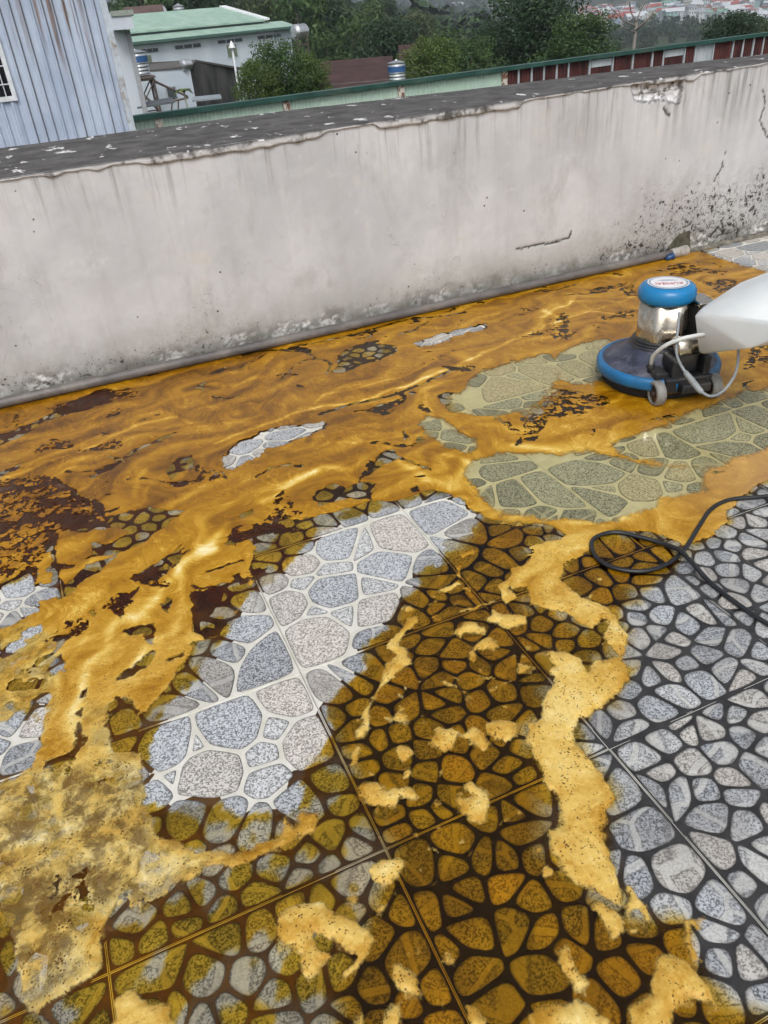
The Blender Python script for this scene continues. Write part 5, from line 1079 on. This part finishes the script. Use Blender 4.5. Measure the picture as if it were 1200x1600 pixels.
hpart('parapet_block', wallquad(at(240, 104, 46.9), at(276, 100, 46.9), -1, at(276, 100, 46.9)[2], .3), plain('mossy_parapet', (.30, .29, .26), .8))
w0, w1 = at(259, 136, 45.9), at(274, 135, 46.2)
wf = hpart('window', wallquad(w0, w1, at(259, 154, 45.9)[2], w0[2], .08), plain('window_frame_grey', (.40, .44, .48), .6))
mesh('pane', wallquad(w0+(w1-w0)*.08-np.array([0, .02, 0]), w0+(w1-w0)*.92-np.array([0, .02, 0]), at(259, 153, 45.9)[2], w0[2]-.06, .04), MDG, wf)
# lean-to roof of grey sheets in front, and the dark awning
o = mesh('sheet_shed', slab([tuple(at(208, 168, 30)), tuple(at(272, 158, 30)), tuple(at(268, 152, 33)), tuple(at(208, 162, 33))], .06), plain('dark_sheet', (.10, .115, .125), .5)); tag(o, 'low dark grey sheet roof under the water tower', 'shed')
o = mesh('sheet_canopy', slab([tuple(at(300, 157, 36)), tuple(at(346, 152, 36)), tuple(at(344, 147, 39)), tuple(at(302, 151, 39))], .06), plain('pale_sheet', (.26, .30, .33), .5)); tag(o, 'pale grey canopy at the foot of the mouldy gable', 'shed')

# ---- steel tower with a banded water tank
MST = plain('rusty_steel', (.11, .085, .075), .6, var=.4, scale=8); MSS = NT('stainless'); MSS = MSS.end(MSS.bsdf((.62, .63, .64), .28, .9)); MBB = plain('blue_band', (.03, .10, .26), .5)
def upright_tank(px, py, dist, r, h, label, blue=True, legs=None, name='water_tank'):
    q = at(px, py, dist); rt = empty(name, (q[0], q[1], q[2]-h)); tag(rt, label, 'water tank')
    prof = [(r*.2, h), (r*.9, h*.95)]
    pr = [(r*.12, h*1.08), (r*.16, h*1.05), (r*.9, h*.97)]
    for k in range(7): z = h*(.95-.9*k/6.5); pr += [(r, z), (r*.955, z-h*.06)]
    mesh('tank_body', lathe(pr[::-1], 28), MSS, rt, smooth=False)
    if blue: mesh('blue_band', lathe([(r*1.012, h*.56), (r*1.012, h*.80)], 28, caps=False), MBB, rt, smooth=True)
    return rt, q
TD = 44
rt, q = upright_tank(211, 80, TD, .50, 1.05, 'upright steel water tank with a blue band on the rusty tower')
tw = empty('water_tower', (q[0], q[1], q[2]-4.6)); tag(tw, 'rusty lattice steel tower carrying the blue banded water tank', 'tower')
zt2 = 4.6-1.05
for sx_, sy_ in ((-.5, -.5), (.5, -.5), (.5, .5), (-.5, .5)): mesh('leg', tube([(sx_*1.15, sy_*1.15, -2), (sx_, sy_, zt2)], .055, 6), MST, tw)
for z0, z1 in ((.6, 2.0), (2.0, 3.4)):
    for (a, b) in (((-.55, -.55), (.55, -.55)), ((.55, -.55), (.55, .55)), ((-.55, .55), (.55, .55)), ((-.55, -.55), (-.55, .55))):
        mesh('brace', tube([(*a, z0), (*b, z1)], .032, 5), MST, tw); mesh('brace', tube([(*b, z0), (*a, z1)], .032, 5), MST, tw); mesh('strut', tube([(*a, z1), (*b, z1)], .036, 5), MST, tw)
mesh('platform', box(-.62, .62, -.62, .62, zt2-.08, zt2), MST, tw)
arm_ = [tube([(.5, -.5, zt2-.2), (2.0, -.5, zt2-1.05)], .05, 5), tube([(.5, .5, zt2-.2), (2.0, -.5, zt2-1.05)], .05, 5), tube([(.4, -.5, zt2-1.25), (2.0, -.5, zt2-1.08)], .05, 5), tube([(1.5, -.5, zt2-1.1), (.7, -.5, -1)], .04, 5), tube([(1.2, -.5, zt2-1.1), (.5, -.5, .2)], .04, 5)]
for a_ in arm_: mesh('outrigger', a_, MST, tw)
def lying_tank(px, py, dist, r, l, label, rz=.5):
    q = at(px, py, dist); rt = empty('steel_tank', (q[0], q[1], q[2]-r), rz); tag(rt, label, 'water tank')
    pr = [(0, -l/2-r*.35), (r*.6, -l/2-r*.28), (r*.94, -l/2-r*.05)]
    for k in range(6): z = -l/2+l*k/5; pr += [(r, z), (r*.95, min(l/2, z+l*.1))]
    pr += [(r*.94, l/2+r*.05), (r*.6, l/2+r*.28), (0, l/2+r*.35)]
    mesh('tank_body', xf(lathe(pr, 24, caps=False), Matrix.Rotation(pi/2, 4, 'Y')), MSS, rt, smooth=False)
    return rt, q
def stand(q, h, w_, label, name='tank_stand'):
    s = empty(name, (q[0], q[1], q[2]-h)); tag(s, label, 'stand')
    for sx_, sy_ in ((-1, -1), (1, -1), (1, 1), (-1, 1)): mesh('leg', tube([(sx_*w_, sy_*w_, -4), (sx_*w_, sy_*w_, h)], .05, 5), MST, s)
    for z in (h*.35, h*.75):
        for a, b in (((-1, -1), (1, -1)), ((1, -1), (1, 1)), ((1, 1), (-1, 1)), ((-1, 1), (-1, -1))): mesh('rail', tube([(a[0]*w_, a[1]*w_, z), (b[0]*w_, b[1]*w_, z)], .035, 5), MST, s)
    return s
rt, q = lying_tank(467, 37, 66, .50, .95, 'round steel tank on a pole stand right of the factory'); stand(q+np.array([0, 0, -.5]), 3.2, .4, 'brown pole stand under the steel tank right of the factory')
rt, q = lying_tank(245, 8, 85, .62, 1.0, 'shiny round steel tank above the brown roof behind the factory'); stand(q+np.array([0, 0, -.6]), 3.0, .45, 'pole stand under the shiny tank behind the factory')
rt, q = upright_tank(278, 8, 85, .52, 1.7, 'white upright tank standing behind the factory roof', blue=False); stand(q+np.array([0, 0, -1.7]), 3, .4, 'pole stand under the white upright tank')
rt, q = lying_tank(289, 92, 46.5, .26, .45, 'little round steel tank on the small house roof')
# lamp post and papaya plant before the factory
q = at(361, 64, 43); lp = empty('lamp_post', (q[0], q[1], q[2]-5)); tag(lp, 'pale lamp post with a pointed cap in front of the factory', 'lamp post')
MPOLE = plain('pole_pale', (.55, .58, .60), .5); mesh('pole', tube([(0, 0, 0), (0, 0, 4.7)], .055, 8), MPOLE, lp, smooth=True); mesh('lamp_cap', lathe([(.06, 4.68), (.17, 4.72), (.04, 4.98), (0, 5.02)], 16), plain('lamp_white', (.75, .76, .77), .5), lp, smooth=False)
q = at(286, 137, 40); pp = empty('papaya_plant', (q[0], q[1], q[2]-2.6)); tag(pp, 'single thin papaya plant in front of the small pale house', 'plant')
mesh('stem', tube([(0, 0, -1), (.03, 0, 1.3), (0, 0, 2.4)], [.06, .05, .035], 7), plain('pale_stem', (.30, .31, .24), .8), pp, smooth=True)
for k in range(9):
    a = k*2.4; l = random.uniform(.35, .6); V = [(0, 0, 2.4), (l*.5*cos(a-.4), l*.5*sin(a-.4), 2.55), (l*cos(a), l*sin(a), 2.4+random.uniform(-.2, .15)), (l*.5*cos(a+.4), l*.5*sin(a+.4), 2.55)]
    mesh('leaf', (V+[(x, y, z-.01) for x, y, z in V], [(0, 1, 2, 3), (7, 6, 5, 4), (0, 4, 5, 1), (1, 5, 6, 2), (2, 6, 7, 3), (3, 7, 4, 0)]), LEAF[2], pp)
# ---- brown roof behind the factory, dark red roof house, and its banded tank
def gable_house(name, pl, pr_, dist, zdrop, wallm, roofm, label, depth=5, rise=1.2):
    a = at(*pl, dist); b = at(*pr_, dist); b[2] = a[2]; r_ = empty(name, (a[0], a[1], a[2]-zdrop)); tag(r_, label, 'house'); L = (-a[0], -a[1], -(a[2]-zdrop))
    d_ = (b-a)[:2]/np.linalg.norm((b-a)[:2]); n_ = np.array([-d_[1], d_[0]]); W_ = np.linalg.norm((b-a)[:2])
    P = lambda s, o_, z: (a[0]+d_[0]*s+n_[0]*o_, a[1]+d_[1]*s+n_[1]*o_, z)
    body = [P(0, 0, a[2]-zdrop-3), P(W_, 0, a[2]-zdrop-3), P(W_, depth, a[2]-zdrop-3), P(0, depth, a[2]-zdrop-3), P(0, 0, a[2]), P(W_, 0, a[2]), P(W_, depth, a[2]), P(0, depth, a[2]), P(0, depth/2, a[2]+rise-.08), P(W_, depth/2, a[2]+rise-.08)]
    o = mesh('wall', (body, [(0, 1, 5, 4), (2, 3, 7, 6), (1, 2, 6, 9, 5), (3, 0, 4, 8, 7)]), wallm, r_); o.location = L
    for nm, s in (('roof_slope', [P(-.4, -.5, a[2]-.15), P(W_+.4, -.5, a[2]-.15), P(W_+.4, depth/2, a[2]+rise), P(-.4, depth/2, a[2]+rise)]), ('roof_slope', [P(W_+.4, depth+.5, a[2]-.15), P(-.4, depth+.5, a[2]-.15), P(-.4, depth/2, a[2]+rise), P(W_+.4, depth/2, a[2]+rise)])):
        o = mesh(nm, slab(s, .08), roofm, r_); o.location = L
    return r_
MRR = sheetmat('dark_red_roof', (.040, .019, .019), (.075, .036, .033), 1.5, .7); MGW2 = plain('grey_block', (.20, .20, .195), .9, var=.3)
gable_house('brown_roofed_house', (206, 45), (254, 41), 80, 3, MGW2, sheetmat('brown_roof', (.085, .055, .05), (.13, .085, .075), 1.2, .7), 'brown roofed house peeping out behind the green factory roof', 6, 1.6)
gable_house('red_roofed_house', (512, 132), (606, 118), 42, 3, MGW2, MRR, 'low house with a dark red metal roof just behind the fence', 6.5, .8)
gable_house('far_red_roofed_house', (632, 98), (655, 95), 62, 3, MGW2, MRR, 'small dark red roof beside the blue banded tank behind the fence', 4, 1.0)
rt, q = upright_tank(619, 96, 36, .36, .85, 'blue banded steel water tank behind the green fence cap'); stand(q+np.array([0, 0, -.85]), 2, .3, 'stand under the banded tank behind the fence')
# ---- white building edge with a flat canopy, between the blue wall and the factory
MWB = sheetmat('white_render', (.52, .57, .64), (.60, .64, .69), 1.0)
wb = empty('white_annex', tuple(at(190, 60, 30))); tag(wb, 'pale blue annex with a flat projecting canopy beside the corrugated wall', 'building')
wl = tuple(-at(190, 60, 30))
a, b = at(150, 60, 30), at(206, 60, 30)
o = mesh('wall', wallquad(a, at(200, 60, 30), -5, at(190, 22, 30)[2], 4), MWB, wb); o.location = wl
cz0, cz1 = at(195, 46, 29.3)[2], at(195, 18, 29.3)[2]
o = mesh('canopy', wallquad(at(172, 40, 29.3), at(209, 40, 29.3), cz0, cz1, 3), MWB, wb); o.location = wl
o = mesh('reveal', wallquad(at(200, 70, 29.9), at(208, 70, 29.9), -5, cz0-.02, 2), plain('shaded_render', (.34, .35, .37), .9), wb); o.location = wl
o = mesh('coping', wallquad(at(172, 20, 29.25), at(209, 20, 29.25), cz1-.1, cz1+.04, 3.1), plain('mossy_cap', (.28, .31, .27), .9), wb); o.location = wl

# ---- corrugated blue metal building on the left
def corr(p0, dirv, width, z0, z1, pitch, depth, normal, duty=.35):
    """trapezoid ribbed sheet standing upright"""
    xs = []; x = 0
    while x < width-pitch*.6: xs += [(x, 0), (x+pitch*(1-duty), 0), (x+pitch*(1-duty)+pitch*.10, depth), (x+pitch*.92, depth)]; x += pitch
    xs.append((width, 0)); V = []
    for z in (z0, z1):
        for s, d_ in xs: V.append((p0[0]+dirv[0]*s+normal[0]*d_, p0[1]+dirv[1]*s+normal[1]*d_, z))
    n_ = len(xs); return V, [(k, k+1, n_+k+1, n_+k) for k in range(n_-1)]
def rust_sheet():
    t = NT('rusty_blue_sheet'); p = t.pos(); s = t.n('ShaderNodeSeparateXYZ'); t.put(s.inputs[0], p)
    n = t.noise(t.vmul(p, (1, 1, .035)), 9, 4, .65); fine = t.noise(t.vmul(p, (1, 1, .06)), 34, 4, .7); blot = t.noise(p, 1.6, 4, .65); big = t.noise(t.vmul(p, (1, 1, .5)), 1.1, 3)
    c = t.mix(t.map(t.noise(p, 3, 5), .3, .7), (.40, .47, .60), (.52, .59, .70)); c = t.mix(t.map(fine, .5, .75, 0, .35), c, (.33, .36, .40))
    hi = t.map(s.outputs[2], -.2, 2.4, .0, .16)
    r = t.math('MULTIPLY', t.map(t.math('ADD', n, hi), .62, .72), t.map(big, .40, .55)); c = t.mix(t.math('MULTIPLY', r, .85), c, t.mix(t.map(fine, .35, .6), (.05, .03, .025), (.22, .13, .085)))
    r2 = t.math('MULTIPLY', t.map(t.math('ADD', blot, hi), .66, .80), t.map(fine, .35, .6)); c = t.mix(t.math('MULTIPLY', r2, .7), c, (.28, .22, .15))
    ph = t.math('FRACT', t.math('DIVIDE', s.outputs[0], .092)); rib_shade = t.map(t.math('ABSOLUTE', t.math('SUBTRACT', ph, .5)), .0, .14, 1, 0); lr = t.noise(t.vmul(p, (10.87, 1, .12)), 1.0, 2); c = t.mix(t.math('MULTIPLY', rib_shade, t.map(t.math('ADD', lr, hi), .46, .62, .15, .9)), c, (.075, .06, .055))  # dark lines at rib pitch: groove shade painted into the sheet colour
    return t.end(t.bsdf(c, .55, 0, .4, t.bump(fine, .15, .004)))
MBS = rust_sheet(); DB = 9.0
e1 = at(207, 195, DB); nb_ = np.array([0., -1.]); xr = e1[0]; yb = e1[1]
blu = empty('corrugated_building', (xr-3, yb, -3)); tag(blu, 'tall pale blue corrugated metal building with rust streaks at the left', 'building')
BL = (-(xr-3), -yb, 3)
def bpart(name, vf, m, par=None, **k):
    o = mesh(name, vf, m, par or blu, **k)
    if par is None: o.location = BL
    return o
def bw(px, py): dr = ray(px, py); t_ = (yb-CAM[1])/dr[1]; return CAM[0]+t_*dr[0], CAM[2]+t_*dr[2]
wx1, wzb = bw(19, 150); _, wzt = bw(4, 62); wx0 = wx1-.62
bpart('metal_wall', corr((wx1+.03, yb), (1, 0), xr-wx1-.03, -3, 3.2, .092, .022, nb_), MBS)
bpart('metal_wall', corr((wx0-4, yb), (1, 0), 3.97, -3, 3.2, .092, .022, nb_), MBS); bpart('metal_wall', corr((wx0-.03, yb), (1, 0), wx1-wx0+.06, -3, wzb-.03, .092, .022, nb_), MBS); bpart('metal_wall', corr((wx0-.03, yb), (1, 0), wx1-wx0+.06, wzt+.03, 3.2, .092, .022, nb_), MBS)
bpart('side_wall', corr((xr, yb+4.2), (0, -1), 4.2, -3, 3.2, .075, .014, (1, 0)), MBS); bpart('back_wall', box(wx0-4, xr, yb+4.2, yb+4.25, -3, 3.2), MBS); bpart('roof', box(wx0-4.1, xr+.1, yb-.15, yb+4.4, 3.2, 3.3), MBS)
bpart('corner_trim', box(xr-.045, xr+.018, yb-.035, yb+.04, -3, 3.22), plain('trim_pale', (.50, .55, .60), .5, dirt=(.25, .17, .10)))
wn = bpart('window', join(box(wx0-.04, wx1+.04, yb-.03, yb+.02, wzb-.04, wzb), box(wx0-.04, wx1+.04, yb-.03, yb+.02, wzt, wzt+.04), box(wx1, wx1+.04, yb-.03, yb+.02, wzb, wzt), box(wx0-.04, wx0, yb-.03, yb+.02, wzb, wzt)), plain('frame_white', (.66, .68, .70), .5))
mesh('pane', box(wx0, wx1, yb+.03, yb+.04, wzb, wzt), plain('dark_pane', (.012, .013, .016), .15), wn)
for k in range(6): x = wx0+(wx1-wx0)*(k+.5)/6; mesh('bar', tube([(x, yb-.005, wzb), (x, yb-.005, wzt)], .006, 6), plain('bar_white', (.6, .62, .64), .5) if 'bar_white' not in bpy.data.materials else bpy.data.materials['bar_white'], wn)
for z in (.22, .55, .8): mesh('bar', tube([(wx0, yb-.012, wzb+(wzt-wzb)*z), (wx1, yb-.012, wzb+(wzt-wzb)*z)], .006, 6), bpy.data.materials['bar_white'], wn)
bpart('pipe_stub', tube([(xr+.03, yb-.02, .1), (xr+.07, yb-.02, .1), (xr+.07, yb-.02, -.15)], .02, 8), plain('stub_white', (.7, .71, .7), .5))

# ---- corrugated fence with a green cap, rusted red towards the right
FA = radians(-5); fn = np.array([sin(FA), cos(FA)]); ft = np.array([cos(FA), -sin(FA)]); FD = 15.0
def fence_s(px, py):
    dr = ray(px, py); t_ = FD/(dr[0]*fn[0]+dr[1]*fn[1]); p_ = CAM+t_*dr; return float((p_[:2]-CAM[:2])@ft), float(p_[2])
fo = CAM[:2]+fn*FD; s0, zc0 = fence_s(205, 181); s1, zc1 = fence_s(1200, 50); sE = s1+3.5
def fz(s): return zc0+(zc1-zc0)*(s-s0)/(s1-s0)
fen = empty('metal_fence', (fo[0], fo[1], -3)); tag(fen, 'corrugated metal fence with a dark green cap running behind the wall', 'fence')
FLC = (-fo[0], -fo[1], 3)
def fpt(s, off=0): return (fo[0]+ft[0]*s-fn[0]*off, fo[1]+ft[1]*s-fn[1]*off)
def npart(name, vf, m, **k): o = mesh(name, vf, m, fen, **k); o.location = FLC; return o
def obox(sa, sb, oa, ob, za, zb, zb2=None):
    zb2 = zb if zb2 is None else zb2; c = [fpt(sa, oa), fpt(sb, oa), fpt(sb, ob), fpt(sa, ob)]
    d_ = zb-zb2
    v = [(*c[0], za), (*c[1], za-d_*0), (*c[2], za), (*c[3], za), (*c[0], zb), (*c[1], zb2), (*c[2], zb2), (*c[3], zb)]; return v, [(3, 2, 1, 0), (4, 5, 6, 7), (0, 1, 5, 4), (1, 2, 6, 5), (2, 3, 7, 6), (3, 0, 4, 7)]
MCG = plain('cap_green', (.020, .072, .058), .45, var=.25, scale=2, dirt=(.06, .10, .08)); MPG = sheetmat('pale_green_sheet', (.46, .60, .50), (.56, .69, .59), 1.5); MRS = sheetmat('rust_red_sheet', (.045, .014, .014), (.11, .034, .03), 3.0, .7); MGS = sheetmat('grey_batten', (.40, .44, .47), (.52, .55, .57), 2.5)
MPO = NT('flaking_post'); _p = MPO.pos(); MPO = MPO.end(MPO.bsdf(MPO.mix(MPO.map(MPO.noise(_p, 9, 4, .7), .42, .55), (.16, .06, .035), (.62, .58, .50)), .8))
posts = [fence_s(px, py)[0] for px, py in [(245, 180), (445, 152), (625, 132), (787, 108)]]
edges = [s0-3]+posts
for k in range(12): npart('cap_rail', [None, None] and obox(s0-3+(sE-s0+3)*k/12, s0-3+(sE-s0+3)*(k+1)/12-.004, .10, -.10, fz(s0-3+(sE-s0+3)*k/12)-.075, fz(s0-3+(sE-s0+3)*k/12), fz(s0-3+(sE-s0+3)*(k+1)/12)), MCG)
for a, b in zip(edges[:-1], edges[1:]): npart('green_sheet', corr(fpt(a+.06, .0), ft, b-a-.12, -3, fz(a)-.065, .075, .016, -fn), MPG)
for s in posts: npart('post', obox(s-.065, s+.065, .05, -.06, -3, fz(s)-.06), MPO)
random.seed(31); s = posts[-1]+.07; kx_ = 0
while s < sE-.3:
    w_ = random.choice([.28, .3, .32, .55, .62]); pale = random.random() < .06
    if s+w_ > sE: w_ = sE-s
    npart('pale_sheet' if pale else 'red_sheet', corr(fpt(s, .0), ft, w_, -3, fz(s)-.06, .075, .016, -fn), MGS if pale else MRS)
    npart('batten', obox(s+w_+.002, s+w_+.045, .03, -.02, -3, fz(s)-.07), MGS)
    if not pale and random.random() < .12: npart('patch_sheet', obox(s+.02, s+w_-.02, .022, .018, fz(s)-.24, fz(s)-.10), MGS)
    s += w_+.048

# ---- the air between here and the hills
hz = NT('haze_air'); pv = hz.n('ShaderNodeVolumePrincipled'); pv.inputs['Color'].default_value = (.80, .88, 1, 1); pv.inputs['Density'].default_value = .00048; pv.inputs['Anisotropy'].default_value = .2
hz.t.links.new(pv.outputs[0], hz.out.inputs['Volume'])
o = mesh('haze', box(-6200, 6200, -300, 6400, -90, 420), hz.m); tag(o, 'pale bluish haze over the distant town and hills', 'haze', kind='stuff'); o.display_type = 'WIRE'
